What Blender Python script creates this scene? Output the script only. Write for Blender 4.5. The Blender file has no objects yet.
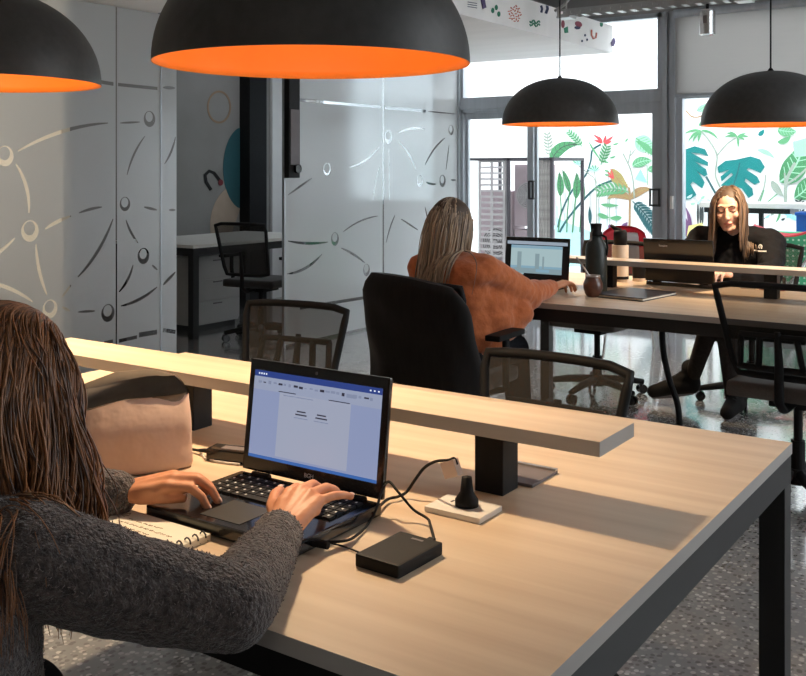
import bpy, bmesh, math, random
from mathutils import Vector, Matrix, Euler, noise
random.seed(7)
scene = bpy.context.scene
COL = scene.collection
PI = math.pi
R = math.radians

# ---------------------------------------------------------------- camera (level, shifted lens)
F_PX, HOR, CX, CAM_Z, YAW = 985.0, 170.0, 403.0, 1.35, R(34.3)
S_, C_ = math.sin(YAW), math.cos(YAW)
cam_d = bpy.data.cameras.new('camera')
cam = bpy.data.objects.new('camera', cam_d)
COL.objects.link(cam)
cam.location = (0, 0, CAM_Z)
cam.rotation_euler = (R(90), 0, YAW)
cam_d.sensor_fit = 'HORIZONTAL'
cam_d.sensor_width = 36.0
cam_d.lens = 36.0 * F_PX / 806.0
cam_d.shift_y = -(338.0 - HOR) / 806.0
cam_d.clip_start = 0.05
scene.camera = cam


def on_x(px, py, X):
    """measured point of the photograph on the wall plane x = X -> (y, z)"""
    a = (px - CX) / F_PX
    d = X / (a * C_ - S_)
    return (d * (a * S_ + C_), CAM_Z - (py - HOR) * d / F_PX)


def on_y(px, py, Y):
    a = (px - CX) / F_PX
    d = Y / (a * S_ + C_)
    return (d * (a * C_ - S_), CAM_Z - (py - HOR) * d / F_PX)


# ---------------------------------------------------------------- materials
def mat(name, col, rough=0.5, metal=0.0, spec=0.5, var=0.0, vscale=(8, 8, 8), col2=None, bump=0.0,
        bscale=60, emit=None, estr=0.0, sheen=0.0, island=0.0, detail=4, coat=0.0, coords='Object'):
    m = bpy.data.materials.new(name)
    m.use_nodes = True
    nt = m.node_tree
    b = nt.nodes['Principled BSDF']
    b.inputs['Base Color'].default_value = (*col, 1)
    b.inputs['Roughness'].default_value = rough
    b.inputs['Metallic'].default_value = metal
    b.inputs['Specular IOR Level'].default_value = spec
    b.inputs['Sheen Weight'].default_value = sheen
    b.inputs['Coat Weight'].default_value = coat
    tc = nt.nodes.new('ShaderNodeTexCoord')
    if col2 is not None or var > 0:
        mp = nt.nodes.new('ShaderNodeMapping')
        mp.inputs['Scale'].default_value = vscale
        nt.links.new(tc.outputs[coords], mp.inputs['Vector'])
        nz = nt.nodes.new('ShaderNodeTexNoise')
        nz.inputs['Scale'].default_value = 1.0
        nz.inputs['Detail'].default_value = detail
        nt.links.new(mp.outputs['Vector'], nz.inputs['Vector'])
        rp = nt.nodes.new('ShaderNodeValToRGB')
        c2 = col2 if col2 is not None else tuple(max(0, c * (1 - var)) for c in col)
        rp.color_ramp.elements[0].color = (*col, 1)
        rp.color_ramp.elements[1].color = (*c2, 1)
        rp.color_ramp.elements[0].position = 0.35
        rp.color_ramp.elements[1].position = 0.68
        nt.links.new(nz.outputs['Fac'], rp.inputs['Fac'])
        nt.links.new(rp.outputs['Color'], b.inputs['Base Color'])
    if island > 0:
        geo = nt.nodes.new('ShaderNodeNewGeometry')
        rp = nt.nodes.new('ShaderNodeValToRGB')
        rp.color_ramp.elements[0].color = (*col, 1)
        rp.color_ramp.elements[1].color = (*(col2 if col2 is not None else tuple(c * (1 + island) for c in col)), 1)
        nt.links.new(geo.outputs['Random Per Island'], rp.inputs['Fac'])
        nt.links.new(rp.outputs['Color'], b.inputs['Base Color'])
    if bump > 0:
        nb = nt.nodes.new('ShaderNodeTexNoise')
        nb.inputs['Scale'].default_value = bscale
        nb.inputs['Detail'].default_value = 3
        nt.links.new(tc.outputs[coords], nb.inputs['Vector'])
        bp = nt.nodes.new('ShaderNodeBump')
        bp.inputs['Strength'].default_value = bump
        bp.inputs['Distance'].default_value = 0.01
        nt.links.new(nb.outputs['Fac'], bp.inputs['Height'])
        nt.links.new(bp.outputs['Normal'], b.inputs['Normal'])
    if emit is not None:
        b.inputs['Emission Color'].default_value = (*emit, 1)
        b.inputs['Emission Strength'].default_value = estr
    return m


def let_through(m, col, fac):
    """thin cloth: part of the light comes through from behind"""
    nt = m.node_tree
    out = nt.nodes['Material Output']
    b = nt.nodes['Principled BSDF']
    t = nt.nodes.new('ShaderNodeBsdfTranslucent')
    t.inputs['Color'].default_value = (*col, 1)
    mx = nt.nodes.new('ShaderNodeMixShader')
    mx.inputs['Fac'].default_value = fac
    nt.links.new(b.outputs[0], mx.inputs[1]); nt.links.new(t.outputs[0], mx.inputs[2])
    nt.links.new(mx.outputs[0], out.inputs['Surface'])


def glass_mat(name, tint=(1, 1, 1), gloss=0.08):
    m = bpy.data.materials.new(name)
    m.use_nodes = True
    nt = m.node_tree
    nt.nodes.remove(nt.nodes['Principled BSDF'])
    tr = nt.nodes.new('ShaderNodeBsdfTransparent')
    tr.inputs['Color'].default_value = (*tint, 1)
    gl = nt.nodes.new('ShaderNodeBsdfGlossy')
    gl.inputs['Roughness'].default_value = 0.02
    lw = nt.nodes.new('ShaderNodeLayerWeight')
    lw.inputs['Blend'].default_value = 0.25
    mu = nt.nodes.new('ShaderNodeMath')
    mu.operation = 'MULTIPLY'
    mu.inputs[1].default_value = gloss * 3
    mx = nt.nodes.new('ShaderNodeMixShader')
    nt.links.new(lw.outputs['Fresnel'], mu.inputs[0])
    nt.links.new(mu.outputs[0], mx.inputs['Fac'])
    nt.links.new(tr.outputs[0], mx.inputs[1])
    nt.links.new(gl.outputs[0], mx.inputs[2])
    nt.links.new(mx.outputs[0], nt.nodes['Material Output'].inputs['Surface'])
    return m


def frost_mat(name, col, trans=0.55):
    """sandblasted film: part diffuse, part translucent, a little gloss"""
    m = bpy.data.materials.new(name)
    m.use_nodes = True
    nt = m.node_tree
    nt.nodes.remove(nt.nodes['Principled BSDF'])
    df = nt.nodes.new('ShaderNodeBsdfDiffuse')
    df.inputs['Color'].default_value = (*col, 1)
    rf = nt.nodes.new('ShaderNodeBsdfRefraction')
    rf.inputs['Color'].default_value = (0.85, 0.87, 0.88, 1)
    rf.inputs['Roughness'].default_value = 0.42
    rf.inputs['IOR'].default_value = 1.12
    gl = nt.nodes.new('ShaderNodeBsdfGlossy')
    gl.inputs['Roughness'].default_value = 0.22
    gl.inputs['Color'].default_value = (0.9, 0.95, 1.0, 1)
    m1 = nt.nodes.new('ShaderNodeMixShader')
    m1.inputs['Fac'].default_value = trans
    m2 = nt.nodes.new('ShaderNodeMixShader')
    m2.inputs['Fac'].default_value = 0.07
    nt.links.new(df.outputs[0], m1.inputs[1])
    nt.links.new(rf.outputs[0], m1.inputs[2])
    nt.links.new(m1.outputs[0], m2.inputs[1])
    nt.links.new(gl.outputs[0], m2.inputs[2])
    nt.links.new(m2.outputs[0], nt.nodes['Material Output'].inputs['Surface'])
    return m


def mesh_fabric(name, col, see=0.35):
    """open-weave chair net: fibre mixed with the gaps between"""
    m = bpy.data.materials.new(name)
    m.use_nodes = True
    nt = m.node_tree
    b = nt.nodes['Principled BSDF']
    b.inputs['Base Color'].default_value = (*col, 1)
    b.inputs['Roughness'].default_value = 0.8
    tr = nt.nodes.new('ShaderNodeBsdfTransparent')
    mx = nt.nodes.new('ShaderNodeMixShader')
    mx.inputs['Fac'].default_value = see
    nt.links.new(b.outputs[0], mx.inputs[1])
    nt.links.new(tr.outputs[0], mx.inputs[2])
    nt.links.new(mx.outputs[0], nt.nodes['Material Output'].inputs['Surface'])
    return m


def terrazzo(name):
    m = bpy.data.materials.new(name)
    m.use_nodes = True
    nt = m.node_tree
    b = nt.nodes['Principled BSDF']
    tc = nt.nodes.new('ShaderNodeTexCoord')
    nz = nt.nodes.new('ShaderNodeTexNoise')
    nz.inputs['Scale'].default_value = 20
    nz.inputs['Detail'].default_value = 2
    mixv = nt.nodes.new('ShaderNodeMix')
    mixv.data_type = 'RGBA'
    mixv.inputs['Factor'].default_value = 0.06
    nt.links.new(tc.outputs['Object'], mixv.inputs['A'])
    nt.links.new(nz.outputs['Color'], mixv.inputs['B'])
    vo = nt.nodes.new('ShaderNodeTexVoronoi')
    vo.inputs['Scale'].default_value = 62
    nt.links.new(mixv.outputs['Result'], vo.inputs['Vector'])
    r1 = nt.nodes.new('ShaderNodeValToRGB')
    r1.color_ramp.interpolation = 'CONSTANT'
    e = r1.color_ramp.elements
    e[0].color = (0.16, 0.153, 0.147, 1)
    e[1].position = 0.38
    e[1].color = (0.30, 0.29, 0.28, 1)
    n = e.new(0.66); n.color = (0.44, 0.425, 0.40, 1)
    n = e.new(0.85); n.color = (0.55, 0.535, 0.51, 1)
    sep = nt.nodes.new('ShaderNodeSeparateColor')
    nt.links.new(vo.outputs['Color'], sep.inputs[0])
    nt.links.new(sep.outputs[0], r1.inputs['Fac'])
    # binder between the chips
    r2 = nt.nodes.new('ShaderNodeValToRGB')
    r2.color_ramp.elements[0].position = 0.40
    r2.color_ramp.elements[1].position = 0.50
    nt.links.new(vo.outputs['Distance'], r2.inputs['Fac'])
    mx = nt.nodes.new('ShaderNodeMix')
    mx.data_type = 'RGBA'
    nt.links.new(r2.outputs['Color'], mx.inputs['Factor'])
    nt.links.new(r1.outputs['Color'], mx.inputs['A'])
    mx.inputs['B'].default_value = (0.25, 0.245, 0.245, 1)
    nt.links.new(mx.outputs['Result'], b.inputs['Base Color'])
    b.inputs['Roughness'].default_value = 0.2
    b.inputs['Specular IOR Level'].default_value = 0.6
    b.inputs['Coat Weight'].default_value = 1.0
    b.inputs['Coat Roughness'].default_value = 0.10
    b.inputs['Coat IOR'].default_value = 1.6
    return m


def wood(name, c1, c2, sx=1.2, sy=26, rough=0.4):
    return mat(name, c1, rough=rough, col2=c2, vscale=(sx, sy, 8), detail=8, spec=0.35)


M = {}
M['floor'] = terrazzo('terrazzo')
M['white'] = mat('white paint', (0.8, 0.79, 0.77), 0.7, var=0.05)
M['ceiling'] = mat('grey ceiling', (0.45, 0.46, 0.47), 0.8, var=0.1, vscale=(2, 2, 2))
M['soffit'] = mat('soffit board', (0.92, 0.90, 0.88), 0.7, var=0.06, vscale=(1, 6, 3))
M['grey_wall'] = mat('grey wall', (0.34, 0.33, 0.32), 0.8, var=0.12, vscale=(3, 3, 3))
M['room_dark'] = mat('dark grey wall', (0.27, 0.26, 0.25), 0.8, var=0.1, vscale=(3, 3, 3))
M['beige_wall'] = mat('beige wall', (0.72, 0.66, 0.56), 0.8, var=0.06)
M['alu'] = mat('aluminium frame', (0.48, 0.51, 0.55), 0.38, metal=0.55, var=0.12, vscale=(20, 20, 2))
M['glass'] = glass_mat('clear glass')
M['tinted'] = glass_mat('tinted glass', (0.30, 0.33, 0.35))  # tint added to dim the daylight behind the frosted film
M['film'] = frost_mat('frosted film', (0.58, 0.595, 0.60), 0.34)
M['blind'] = mat('grey roller fabric', (0.40, 0.395, 0.39), 0.9, var=0.06, vscale=(4, 4, 60))
let_through(M['blind'], (0.52, 0.505, 0.49), 0.68)
M['black'] = mat('black steel', (0.012, 0.012, 0.013), 0.45, var=0.3)
M['black_soft'] = mat('black plastic', (0.010, 0.010, 0.011), 0.62, spec=0.22, var=0.2, vscale=(30, 30, 30))
M['black_gloss'] = mat('gloss black plastic', (0.010, 0.010, 0.012), 0.18, coat=0.3, var=0.2)
M['shade'] = mat('black shade lacquer', (0.046, 0.045, 0.044), 0.5, var=0.25, vscale=(40, 40, 40), bump=0.05, bscale=250)
M['shade_in'] = mat('orange shade lining', (0.93, 0.29, 0.035), 0.5, var=0.06, vscale=(10, 10, 10))
M['bulb'] = mat('warm bulb', (1, 0.9, 0.7), 0.4, emit=(1.0, 0.72, 0.36), estr=8)
M['wood'] = wood('pale oak laminate', (0.70, 0.56, 0.41), (0.60, 0.455, 0.32))
M['edge'] = mat('pale edge band', (0.46, 0.435, 0.41), 0.45, var=0.08, vscale=(4, 4, 40))
M['net'] = mesh_fabric('black chair net', (0.03, 0.027, 0.024), 0.34)
M['seat'] = mat('grey brown seat fabric', (0.10, 0.088, 0.08), 0.9, var=0.25, vscale=(200, 200, 200), sheen=0.3)
M['seat_black'] = mat('black seat fabric', (0.025, 0.024, 0.024), 0.9, var=0.3, vscale=(200, 200, 200), sheen=0.2)
M['chrome'] = mat('chrome', (0.7, 0.7, 0.7), 0.2, metal=1.0, var=0.05)
M['skin'] = mat('warm skin', (0.68, 0.32, 0.18), 0.5, col2=(0.60, 0.25, 0.13), vscale=(30, 30, 30), spec=0.35)
M['skin_pale'] = mat('fair skin', (0.72, 0.46, 0.36), 0.5, col2=(0.66, 0.38, 0.28), vscale=(25, 25, 25), spec=0.35)
M['lip'] = mat('lips', (0.50, 0.19, 0.15), 0.4, var=0.1)
M['brow'] = mat('eyebrow', (0.07, 0.04, 0.028), 0.8, var=0.2)
M['nail'] = mat('fingernail', (0.85, 0.55, 0.45), 0.25, var=0.05)
M['hair_brown'] = mat('brown hair', (0.045, 0.018, 0.009), 0.34, col2=(0.34, 0.14, 0.05), island=1.0, spec=0.7)
M['hair_blond'] = mat('ash blond hair', (0.09, 0.06, 0.042), 0.42, col2=(0.50, 0.36, 0.24), island=1.0, spec=0.6)
M['hair_dark'] = mat('dark blond hair', (0.04, 0.024, 0.016), 0.42, col2=(0.20, 0.125, 0.075), island=1.0, spec=0.6)
M['hair_cap'] = mat('hair roots', (0.085, 0.055, 0.038), 0.6, var=0.3, vscale=(60, 60, 20))
M['knit'] = mat('charcoal heather knit', (0.036, 0.029, 0.031), 0.95, col2=(0.13, 0.105, 0.10), vscale=(110, 110, 110), bump=1.0, bscale=190, sheen=0.35)
M['knit_fuzz'] = mat('heather fuzz', (0.04, 0.033, 0.036), 0.95, col2=(0.27, 0.22, 0.21), island=1.0, sheen=0.3)
M['orange'] = mat('burnt orange knit', (0.56, 0.155, 0.046), 0.92, col2=(0.47, 0.12, 0.035), vscale=(40, 40, 40), bump=0.25, bscale=90, sheen=0.3)
M['jacket'] = mat('black jacket cloth', (0.012, 0.0125, 0.015), 0.8, spec=0.08, var=0.3, vscale=(30, 30, 30), bump=0.5, bscale=22)
M['coat'] = mat('black coat cloth', (0.013, 0.012, 0.012), 0.9, spec=0.1, var=0.3, vscale=(60, 60, 10), sheen=0.15)
M['denim'] = mat('dark trousers', (0.022, 0.024, 0.03), 0.9, spec=0.15, var=0.3, vscale=(60, 60, 60))
M['brown_cloth'] = mat('dark brown trousers', (0.04, 0.033, 0.03), 0.9, spec=0.15, var=0.3, vscale=(60, 60, 60))
M['shoe'] = mat('black suede', (0.014, 0.013, 0.013), 0.85, spec=0.15, var=0.2)
M['canvas'] = mat('beige canvas', (0.60, 0.42, 0.33), 0.9, col2=(0.53, 0.36, 0.275), vscale=(6, 6, 6), bump=0.6, bscale=14, detail=3)
M['canvas_in'] = mat('dark lining', (0.20, 0.155, 0.115), 0.9, var=0.25, vscale=(14, 14, 14))
M['paper'] = mat('notebook paper', (0.88, 0.83, 0.70), 0.7, var=0.03)
M['ink'] = mat('pencil ink', (0.36, 0.25, 0.16), 0.7, var=0.1)
M['white_plastic'] = mat('white plastic', (0.78, 0.75, 0.70), 0.4, var=0.04)
M['clear'] = mat('clear plug plastic', (0.85, 0.66, 0.55), 0.15, var=0.1, coat=0.5)
M['screw'] = mat('steel', (0.55, 0.55, 0.55), 0.35, metal=0.9, var=0.1)
M['label'] = mat('printed white', (0.8, 0.8, 0.8), 0.5, var=0.03)
M['gourd'] = mat('brown gourd', (0.075, 0.028, 0.018), 0.28, col2=(0.13, 0.05, 0.03), vscale=(30, 30, 30), coat=0.3)
M['flask'] = mat('dark green enamel', (0.022, 0.03, 0.027), 0.4, var=0.25, vscale=(50, 50, 50))
M['cream'] = mat('cream enamel', (0.74, 0.60, 0.46), 0.4, var=0.05)
M['red_cloth'] = mat('red plastic', (0.62, 0.02, 0.045), 0.4, var=0.15)
M['blue'] = mat('blue plastic', (0.02, 0.13, 0.55), 0.4, var=0.1)
M['folder'] = mat('dark blue folder', (0.028, 0.033, 0.05), 0.35, var=0.2)
M['plaster'] = mat('white courtyard plaster', (0.86, 0.87, 0.86), 0.85, var=0.03)
M['pinkish'] = mat('faded panel', (0.36, 0.29, 0.31), 0.6, var=0.08)
M['cage_dark'] = mat('dark cage steel', (0.06, 0.055, 0.065), 0.5, var=0.2)
M['grille'] = mat('unit louvre', (0.42, 0.40, 0.40), 0.6, var=0.15)
M['slat_dark'] = mat('unit grille', (0.16, 0.14, 0.15), 0.6, var=0.2)
M['timber'] = mat('weathered boards', (0.36, 0.34, 0.32), 0.8, col2=(0.26, 0.24, 0.23), vscale=(1, 1, 20))
M['drawer'] = mat('grey drawer front', (0.44, 0.43, 0.42), 0.6, var=0.06)


def paint(name, c):
    if name not in M:
        M[name] = mat(name, c, 0.75, var=0.12, vscale=(6, 6, 6))
    return M[name]


# ---------------------------------------------------------------- mesh building
class MB:
    def __init__(self):
        self.bm = bmesh.new()

    def _mi(self, faces, mi):
        for f in faces:
            f.material_index = mi

    def box(self, lo, hi, mi=0, mtx=None, bevel=0.0):
        cs = [(x, y, z) for x in (lo[0], hi[0]) for y in (lo[1], hi[1]) for z in (lo[2], hi[2])]
        vs = [self.bm.verts.new(mtx @ Vector(c) if mtx else c) for c in cs]
        fs = [self.bm.faces.new([vs[i] for i in q]) for q in
              ((0, 1, 3, 2), (4, 6, 7, 5), (0, 4, 5, 1), (2, 3, 7, 6), (0, 2, 6, 4), (1, 5, 7, 3))]
        if bevel > 0:
            es = list({e for f in fs for e in f.edges})
            r = bmesh.ops.bevel(self.bm, geom=es, offset=bevel, segments=2, affect='EDGES', profile=0.7)
            fs = list({f for f in r['faces']} | {f for f in fs if f.is_valid})
        self._mi(fs, mi)
        return self

    def poly(self, pts, mi=0):
        f = self.bm.faces.new([self.bm.verts.new(p) for p in pts])
        f.material_index = mi
        return self

    def prism(self, pts, off, mi=0):
        """closed polygon pushed along vector off"""
        off = Vector(off)
        a = [self.bm.verts.new(p) for p in pts]
        b = [self.bm.verts.new(Vector(p) + off) for p in pts]
        n = len(pts)
        fs = [self.bm.faces.new(a[::-1]), self.bm.faces.new(b)]
        for i in range(n):
            fs.append(self.bm.faces.new([a[i], a[(i + 1) % n], b[(i + 1) % n], b[i]]))
        self._mi(fs, mi)
        return self

    def tube(self, pts, r, seg=8, closed=False, mi=0, flat=1.0):
        pts = [Vector(p) for p in pts]
        n = len(pts)
        rr = r if isinstance(r, (list, tuple)) else [r] * n
        rings = []
        up = Vector((0, 0, 1))
        prev = None
        for i, p in enumerate(pts):
            if closed:
                t = pts[(i + 1) % n] - pts[i - 1]
            else:
                t = pts[min(i + 1, n - 1)] - pts[max(i - 1, 0)]
            if t.length < 1e-9:
                t = Vector((0, 0, 1))
            t.normalize()
            if prev is None:
                u = t.cross(up)
                if u.length < 1e-3:
                    u = t.cross(Vector((1, 0, 0)))
            else:
                u = prev - t * prev.dot(t)
                if u.length < 1e-4:
                    u = t.cross(Vector((1, 0, 0)))
            u.normalize()
            prev = u
            v = t.cross(u)
            ring = []
            for k in range(seg):
                a = 2 * PI * k / seg
                ring.append(self.bm.verts.new(p + u * (math.cos(a) * rr[i]) + v * (math.sin(a) * rr[i] * flat)))
            rings.append(ring)
        fs = []
        m = n if closed else n - 1
        for i in range(m):
            A, B = rings[i], rings[(i + 1) % n]
            for k in range(seg):
                fs.append(self.bm.faces.new([A[k], A[(k + 1) % seg], B[(k + 1) % seg], B[k]]))
        if not closed:
            fs.append(self.bm.faces.new(rings[0][::-1]))
            fs.append(self.bm.faces.new(rings[-1]))
        self._mi(fs, mi)
        return self

    def lathe(self, prof, seg=32, c=(0, 0, 0), mi=0, mtx=None, cap=False):
        rings = []
        for (r, z) in prof:
            if r < 1e-6:
                p = Vector((c[0], c[1], c[2] + z))
                rings.append([self.bm.verts.new(mtx @ p if mtx else p)])
            else:
                ring = []
                for k in range(seg):
                    a = 2 * PI * k / seg
                    p = Vector((c[0] + r * math.cos(a), c[1] + r * math.sin(a), c[2] + z))
                    ring.append(self.bm.verts.new(mtx @ p if mtx else p))
                rings.append(ring)
        fs = []
        for A, B in zip(rings, rings[1:]):
            for k in range(seg):
                if len(A) == 1 and len(B) > 1:
                    fs.append(self.bm.faces.new([A[0], B[(k + 1) % seg], B[k]]))
                elif len(B) == 1 and len(A) > 1:
                    fs.append(self.bm.faces.new([A[k], A[(k + 1) % seg], B[0]]))
                elif len(A) > 1:
                    fs.append(self.bm.faces.new([A[k], A[(k + 1) % seg], B[(k + 1) % seg], B[k]]))
        self._mi(fs, mi)
        return self

    def ell(self, c, r, rot=None, mi=0, sub=3):
        mt = Matrix.Translation(Vector(c)) @ (rot.to_4x4() if rot else Matrix()) @ Matrix.Diagonal((*r, 1))
        res = bmesh.ops.create_icosphere(self.bm, subdivisions=sub, radius=1.0, matrix=mt)
        fs = {f for v in res['verts'] for f in v.link_faces}
        self._mi(fs, mi)
        return self

    def cap(self, p0, p1, r0, r1, seg=14):
        """tapered capsule, closed"""
        p0, p1 = Vector(p0), Vector(p1)
        L = (p1 - p0).length
        if L < 1e-6:
            return self.ell(p0, (r0, r0, r0), sub=2)
        pts, rr = [], []
        t = (p1 - p0) / L
        for k in range(4):
            a = PI / 2 * (k + 0.35) / 4.35
            pts.append(p0 - t * r0 * math.cos(a)); rr.append(r0 * math.sin(a))
        for k in range(5):
            s = k / 4
            pts.append(p0.lerp(p1, s)); rr.append(r0 + (r1 - r0) * s)
        for k in range(3, -1, -1):
            a = PI / 2 * (k + 0.35) / 4.35
            pts.append(p1 + t * r1 * math.cos(a)); rr.append(r1 * math.sin(a))
        return self.tube(pts, rr, seg)

    def chain(self, pts, rr):
        for i in range(len(pts) - 1):
            self.cap(pts[i], pts[i + 1], rr[i], rr[i + 1])
        return self

    def build(self, name, mats, parent=None, loc=None, rot=None, smooth=False, recalc=True):
        if recalc:
            bmesh.ops.recalc_face_normals(self.bm, faces=self.bm.faces)
        me = bpy.data.meshes.new(name)
        self.bm.to_mesh(me)
        self.bm.free()
        return link_mesh(name, me, mats, parent, loc, rot, smooth)


def link_mesh(name, me, mats, parent=None, loc=None, rot=None, smooth=False):
    if not isinstance(mats, (list, tuple)):
        mats = [mats]
    for m in mats:
        me.materials.append(M[m] if isinstance(m, str) else m)
    if smooth:
        for p in me.polygons:
            p.use_smooth = True
    o = bpy.data.objects.new(name, me)
    COL.objects.link(o)
    if parent is not None:
        o.parent = parent
    if loc is not None:
        o.location = loc
    if rot is not None:
        o.rotation_euler = rot
    return o


def auto_smooth(o, ang=35):
    me = o.data
    for p in me.polygons:
        p.use_smooth = True
    bm = bmesh.new(); bm.from_mesh(me)
    for e in bm.edges:
        if len(e.link_faces) == 2 and e.calc_face_angle(0) > R(ang):
            e.smooth = False
    bm.to_mesh(me); bm.free()
    return o


def evaluated(o):
    dg = bpy.context.evaluated_depsgraph_get()
    dg.update()
    return bpy.data.meshes.new_from_object(o.evaluated_get(dg))


def remeshed(mb, name, mats, voxel, parent=None, smooth_it=4, smooth_f=0.5, disp=None):
    """fuse overlapping closed shapes into one continuous skin"""
    me = bpy.data.meshes.new(name)
    mb.bm.to_mesh(me); mb.bm.free()
    tmp = bpy.data.objects.new('tmp_shape', me)
    COL.objects.link(tmp)
    rm = tmp.modifiers.new('r', 'REMESH'); rm.mode = 'VOXEL'; rm.voxel_size = voxel
    if smooth_it:
        sm = tmp.modifiers.new('s', 'SMOOTH'); sm.iterations = smooth_it; sm.factor = smooth_f
    res = evaluated(tmp)
    bpy.data.objects.remove(tmp); bpy.data.meshes.remove(me)
    res.name = name
    if disp:
        nn = [v.normal.copy() for v in res.vertices]
        for v, n_ in zip(res.vertices, nn):
            v.co += n_ * disp(v.co)
    return link_mesh(name, res, mats, parent, smooth=True)


def tag(o, label, cat, group=None):
    o['label'] = label; o['category'] = cat
    if group: o['group'] = group
    return o


def thing(name, label, cat, loc=(0, 0, 0), rz=0.0, group=None):
    o = bpy.data.objects.new(name, None)
    o.empty_display_size = 0.1
    COL.objects.link(o)
    o.location = loc; o.rotation_euler = (0, 0, rz)
    return tag(o, label, cat, group)


def struct(o):
    o['kind'] = 'structure'
    return o


def dup(root, loc, rz, label, group=None, name=None):
    def cp(o, parent):
        c = o.copy(); COL.objects.link(c)
        if parent is not None:
            c.parent = parent
        for ch in o.children:
            cp(ch, c)
        return c
    r = cp(root, None)
    r.location = loc; r.rotation_euler = (0, 0, rz)
    r['label'] = label
    if group: r['group'] = group
    return r


def text_mesh(s, size, name, m, parent=None, mtx=None, depth=0.0004, align='CENTER'):
    cu = bpy.data.curves.new('txt', 'FONT')
    cu.body = s; cu.size = size; cu.extrude = depth; cu.align_x = align; cu.align_y = 'CENTER'
    t = bpy.data.objects.new('txt', cu); COL.objects.link(t)
    me = evaluated(t)
    bpy.data.objects.remove(t); bpy.data.curves.remove(cu)
    if mtx: me.transform(mtx)
    return link_mesh(name, me, m, parent)


def bez(p0, p1, bend, n=10):
    """quadratic arc between 2D points, bulging sideways by bend * length"""
    (x0, y0), (x1, y1) = p0, p1
    dx, dy = x1 - x0, y1 - y0
    cx, cy = (x0 + x1) / 2 - dy * bend * 2, (y0 + y1) / 2 + dx * bend * 2
    out = []
    for i in range(n + 1):
        t = i / n
        out.append(((1 - t) ** 2 * x0 + 2 * t * (1 - t) * cx + t * t * x1,
                    (1 - t) ** 2 * y0 + 2 * t * (1 - t) * cy + t * t * y1))
    return out


def ribbon2d(path, wf):
    """outline of a 2D path with half-width function wf(t)"""
    n = len(path) - 1
    L, Rr = [], []
    for i, (x, y) in enumerate(path):
        a = path[max(i - 1, 0)]; b = path[min(i + 1, n)]
        dx, dy = b[0] - a[0], b[1] - a[1]
        l = math.hypot(dx, dy) or 1
        w = wf(i / n)
        L.append((x - dy / l * w, y + dx / l * w)); Rr.append((x + dy / l * w, y - dx / l * w))
    return L + Rr[::-1]

# ================================================================ THE SETTING
GX, BY, CEIL, SOF = -4.95, 8.22, 2.95, 2.38
TABLE_H = 0.75

struct(MB().box((-8.6, -3.0, -0.12), (3.2, 8.32, 0.0)).build('floor', 'floor'))
struct(MB().box((-8.6, -3.0, CEIL), (3.2, 8.32, CEIL + 0.1)).build('ceiling', 'ceiling'))
struct(MB().box((-8.6, -3.1, 0), (3.2, -3.0, CEIL)).build('wall_front', 'white'))
w = MB()
w.box((3.2, -3.0, 0), (3.3, 8.32, 0.9)).box((3.2, -3.0, 2.6), (3.3, 8.32, CEIL))
w.box((3.2, -3.0, 0.9), (3.3, 3.6, 2.6)).box((3.2, 7.0, 0.9), (3.3, 8.32, 2.6))
struct(w.build('wall_right', 'white'))
w3 = struct(MB().box((3.2, 3.6, 0.9), (3.25, 7.0, 0.96)).box((3.2, 3.6, 2.54), (3.25, 7.0, 2.6))
            .box((3.2, 5.27, 0.96), (3.25, 5.33, 2.54)).build('fill_window', 'alu'))  # unseen window added to let in daylight fill from the right
MB().poly([(3.23, 3.6, 0.96), (3.23, 7.0, 0.96), (3.23, 7.0, 2.54), (3.23, 3.6, 2.54)]).build('pane', 'glass', w3)

X_main0, _ = on_y(663, 0, BY)
X_main1, _ = on_y(676, 0, BY)
X_wr = -0.45
w = MB()
w.box((-8.6, BY, 2.70), (3.2, BY + 0.1, CEIL)).box((X_wr, BY, 0), (3.2, BY + 0.1, 2.70)).box((-8.6, BY, 0), (-6.75, BY + 0.1, 2.70))
w.box((-6.75, BY, 0), (-5.33, BY + 0.1, 1.0)).box((-5.33, BY, 0), (GX - 0.03, BY + 0.1, 2.70)).box((-6.75, BY, 2.5), (-5.33, BY + 0.1, 2.70))
struct(w.build('wall_back', 'grey_wall'))
struct(MB().box((-8.6, -3.0, 0), (-8.5, 8.22, CEIL)).build('wall_far_left', 'beige_wall'))
struct(MB().box((GX - 0.06, -3.0, 0), (GX, -0.6, CEIL)).build('wall_left', 'beige_wall'))
# meeting rooms behind the glass
w4 = struct(MB().box((-6.75, BY + 0.02, 1.0), (-6.70, BY + 0.08, 2.5)).box((-5.38, BY + 0.02, 1.0), (-5.33, BY + 0.08, 2.5))
            .box((-6.70, BY + 0.02, 1.0), (-5.38, BY + 0.08, 1.05)).box((-6.70, BY + 0.02, 2.45), (-5.38, BY + 0.08, 2.5)).build('window_4', 'alu'))
MB().poly([(-6.7, BY + .05, 1.05), (-5.38, BY + .05, 1.05), (-5.38, BY + .05, 2.45), (-6.7, BY + .05, 2.45)]).build('pane', 'tinted', w4)
struct(MB().box((-7.10, 3.83, 0), (-7.0, 8.22, CEIL)).build('wall_meeting_room', 'room_dark'))
struct(MB().box((-8.5, 3.77, 0), (GX - 0.13, 3.83, CEIL), 0).build('wall_divider', 'beige_wall'))
ya, _ = on_x(241, 100, -6.98)
yb, _ = on_x(258, 100, -6.98)
yc, _ = on_x(266, 100, -6.98)
yd, _ = on_x(275, 100, -6.98)
struct(MB().box((-7.0, ya, 0), (-6.86, yb, CEIL)).build('trim_1', 'black_soft'))
struct(MB().box((-7.0, yb, 0), (-6.97, yc, CEIL)).build('trim_2', 'alu'))
struct(MB().box((-7.0, yd - 0.05, 0), (-6.97, yd + 0.10, CEIL)).build('trim_3', 'white'))

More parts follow.
